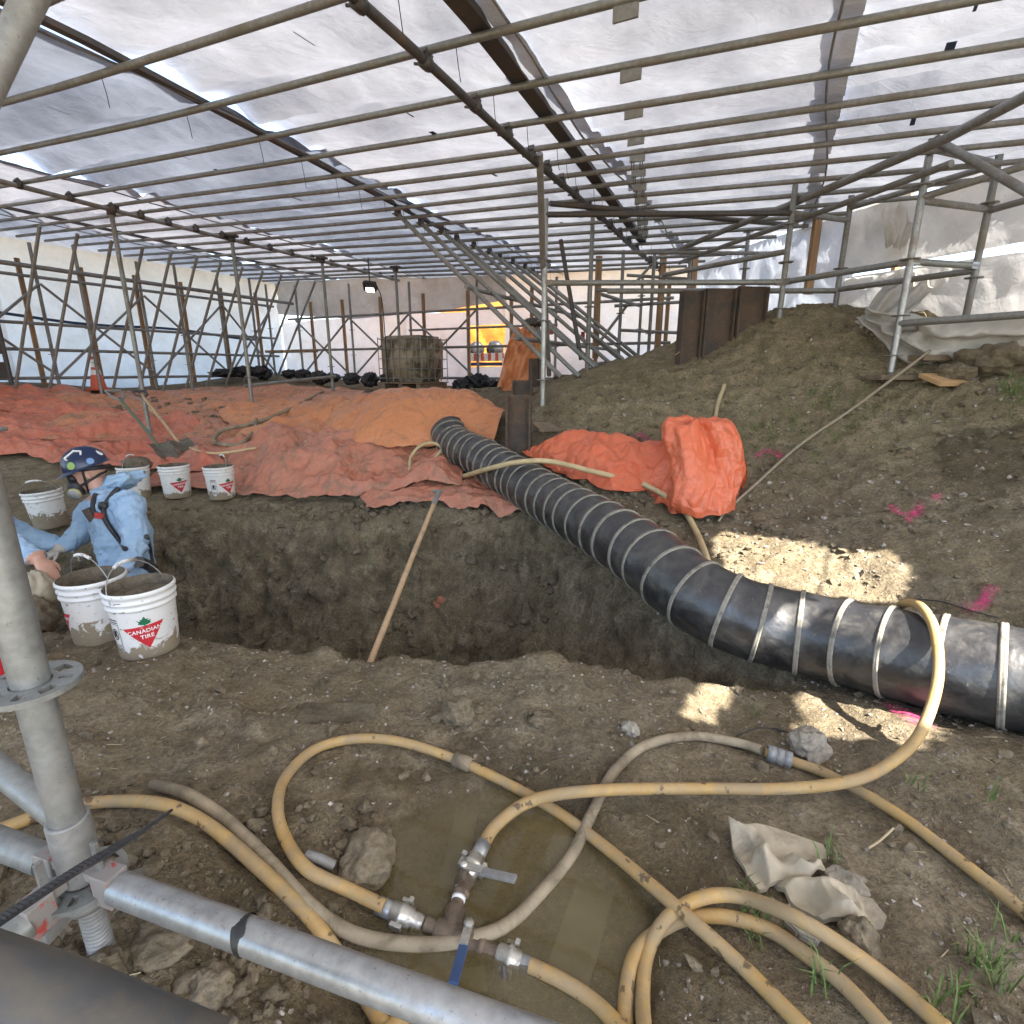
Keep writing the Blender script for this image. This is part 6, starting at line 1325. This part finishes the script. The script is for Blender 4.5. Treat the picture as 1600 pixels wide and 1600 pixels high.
oct_cloud(420, (-1.1, -.3, .6, 1.2), .005, .024, 2.0, 'clod', 'crumbs', 'loose crumbs around near scaffold base', 1, .3, nopud)
oct_cloud(260, (-6, 1, 7, 9), .02, .09, 1.6, 'clod', 'rubble', 'rubble along the foot of the far wall', 1, .2)
gr = MB()
def tuft(c, n_, h, sp):
    for _ in range(n_):
        a = rs_.uniform(0, 6.28); l = h * rs_.uniform(.5, 1.2); lean = rs_.uniform(.2, .9) * sp; b0 = c + Vector((rs_.normal() * .015, rs_.normal() * .015, 0)); d = Vector((math.cos(a), math.sin(a), 0)); s_ = Vector((-d.y, d.x, 0)) * .0018
        p1 = b0 + d * lean * l * .4 + Vector((0, 0, l * .65)); p2 = b0 + d * lean * l * 1.1 + Vector((0, 0, l * .9)); gr.add([b0 - s_, b0 + s_, p1 - s_ * .8, p1 + s_ * .8, p2], [(0, 1, 3, 2), (2, 3, 4)])
for (x, y, n_, h) in ((1300, 1350, 14, .07), (1165, 1395, 10, .06), (1170, 1440, 16, .07), (1190, 1470, 12, .06), (1280, 1540, 12, .08), (1430, 1230, 10, .05), (1545, 1250, 5, .08), (1530, 1510, 22, .08), (1560, 1540, 16, .08), (1490, 1560, 14, .06), (1470, 1590, 14, .07), (1175, 1125, 4, .05), (1110, 1050, 5, .05), (1590, 1475, 12, .06)): tuft(G(x, y), n_, h, 1)
for _ in range(150):
    x, y = rs_.normal(1290, 75), rs_.normal(625, 50)
    if rs_.uniform() < .35: x, y = rs_.normal(1190, 40), rs_.normal(690, 20)
    if rs_.uniform() < .2: x, y = rs_.normal(1590, 20), rs_.normal(610, 15)
    if x > 1130 and y > 545: tuft(G(x, y), 5, .07, 1.3)
struct(gr.build('grass', 'grass'), 'stuff', 'sparse green grass blades on the soil')
rt = MB()
for (x, y) in [(545, 830), (552, 838), (630, 850), (640, 845), (700, 830), (715, 835), (730, 842), (745, 838), (760, 848), (540, 845), (725, 828), (690, 840)]:
    for _ in range(4):
        p0 = G(x + rs_.normal() * 12, y + rs_.normal() * 6) + Vector((0, -.02, 0)); L_ = rs_.uniform(.05, .17); rt.tube(catmull([p0, p0 + Vector((rs_.normal() * .02, -.02, -L_ * .4)), p0 + Vector((rs_.normal() * .05, -.015, -L_))], 4), .0022, 4)
struct(rt.build('roots', 'root'), 'stuff', 'fine roots hanging from the far pit wall')
lt_ = MB()
for _ in range(240):
    x, y = rs_.uniform(-1.8, 2.4), rs_.uniform(.55, 3.2)
    if pudd(np.array(x), np.array(y)) > .3: continue
    a = rs_.uniform(0, 6.28); l = rs_.uniform(.01, .04); p0 = GP(x, y, .004); q = p0 + Vector((math.cos(a) * l, math.sin(a) * l, 0)); q.z = float(gz(q.x, q.y)) + .006; lt_.tube([p0, q], .0011, 4)
struct(lt_.build('straw_litter', 'straw'), 'stuff', 'bits of straw and twig on the soil')
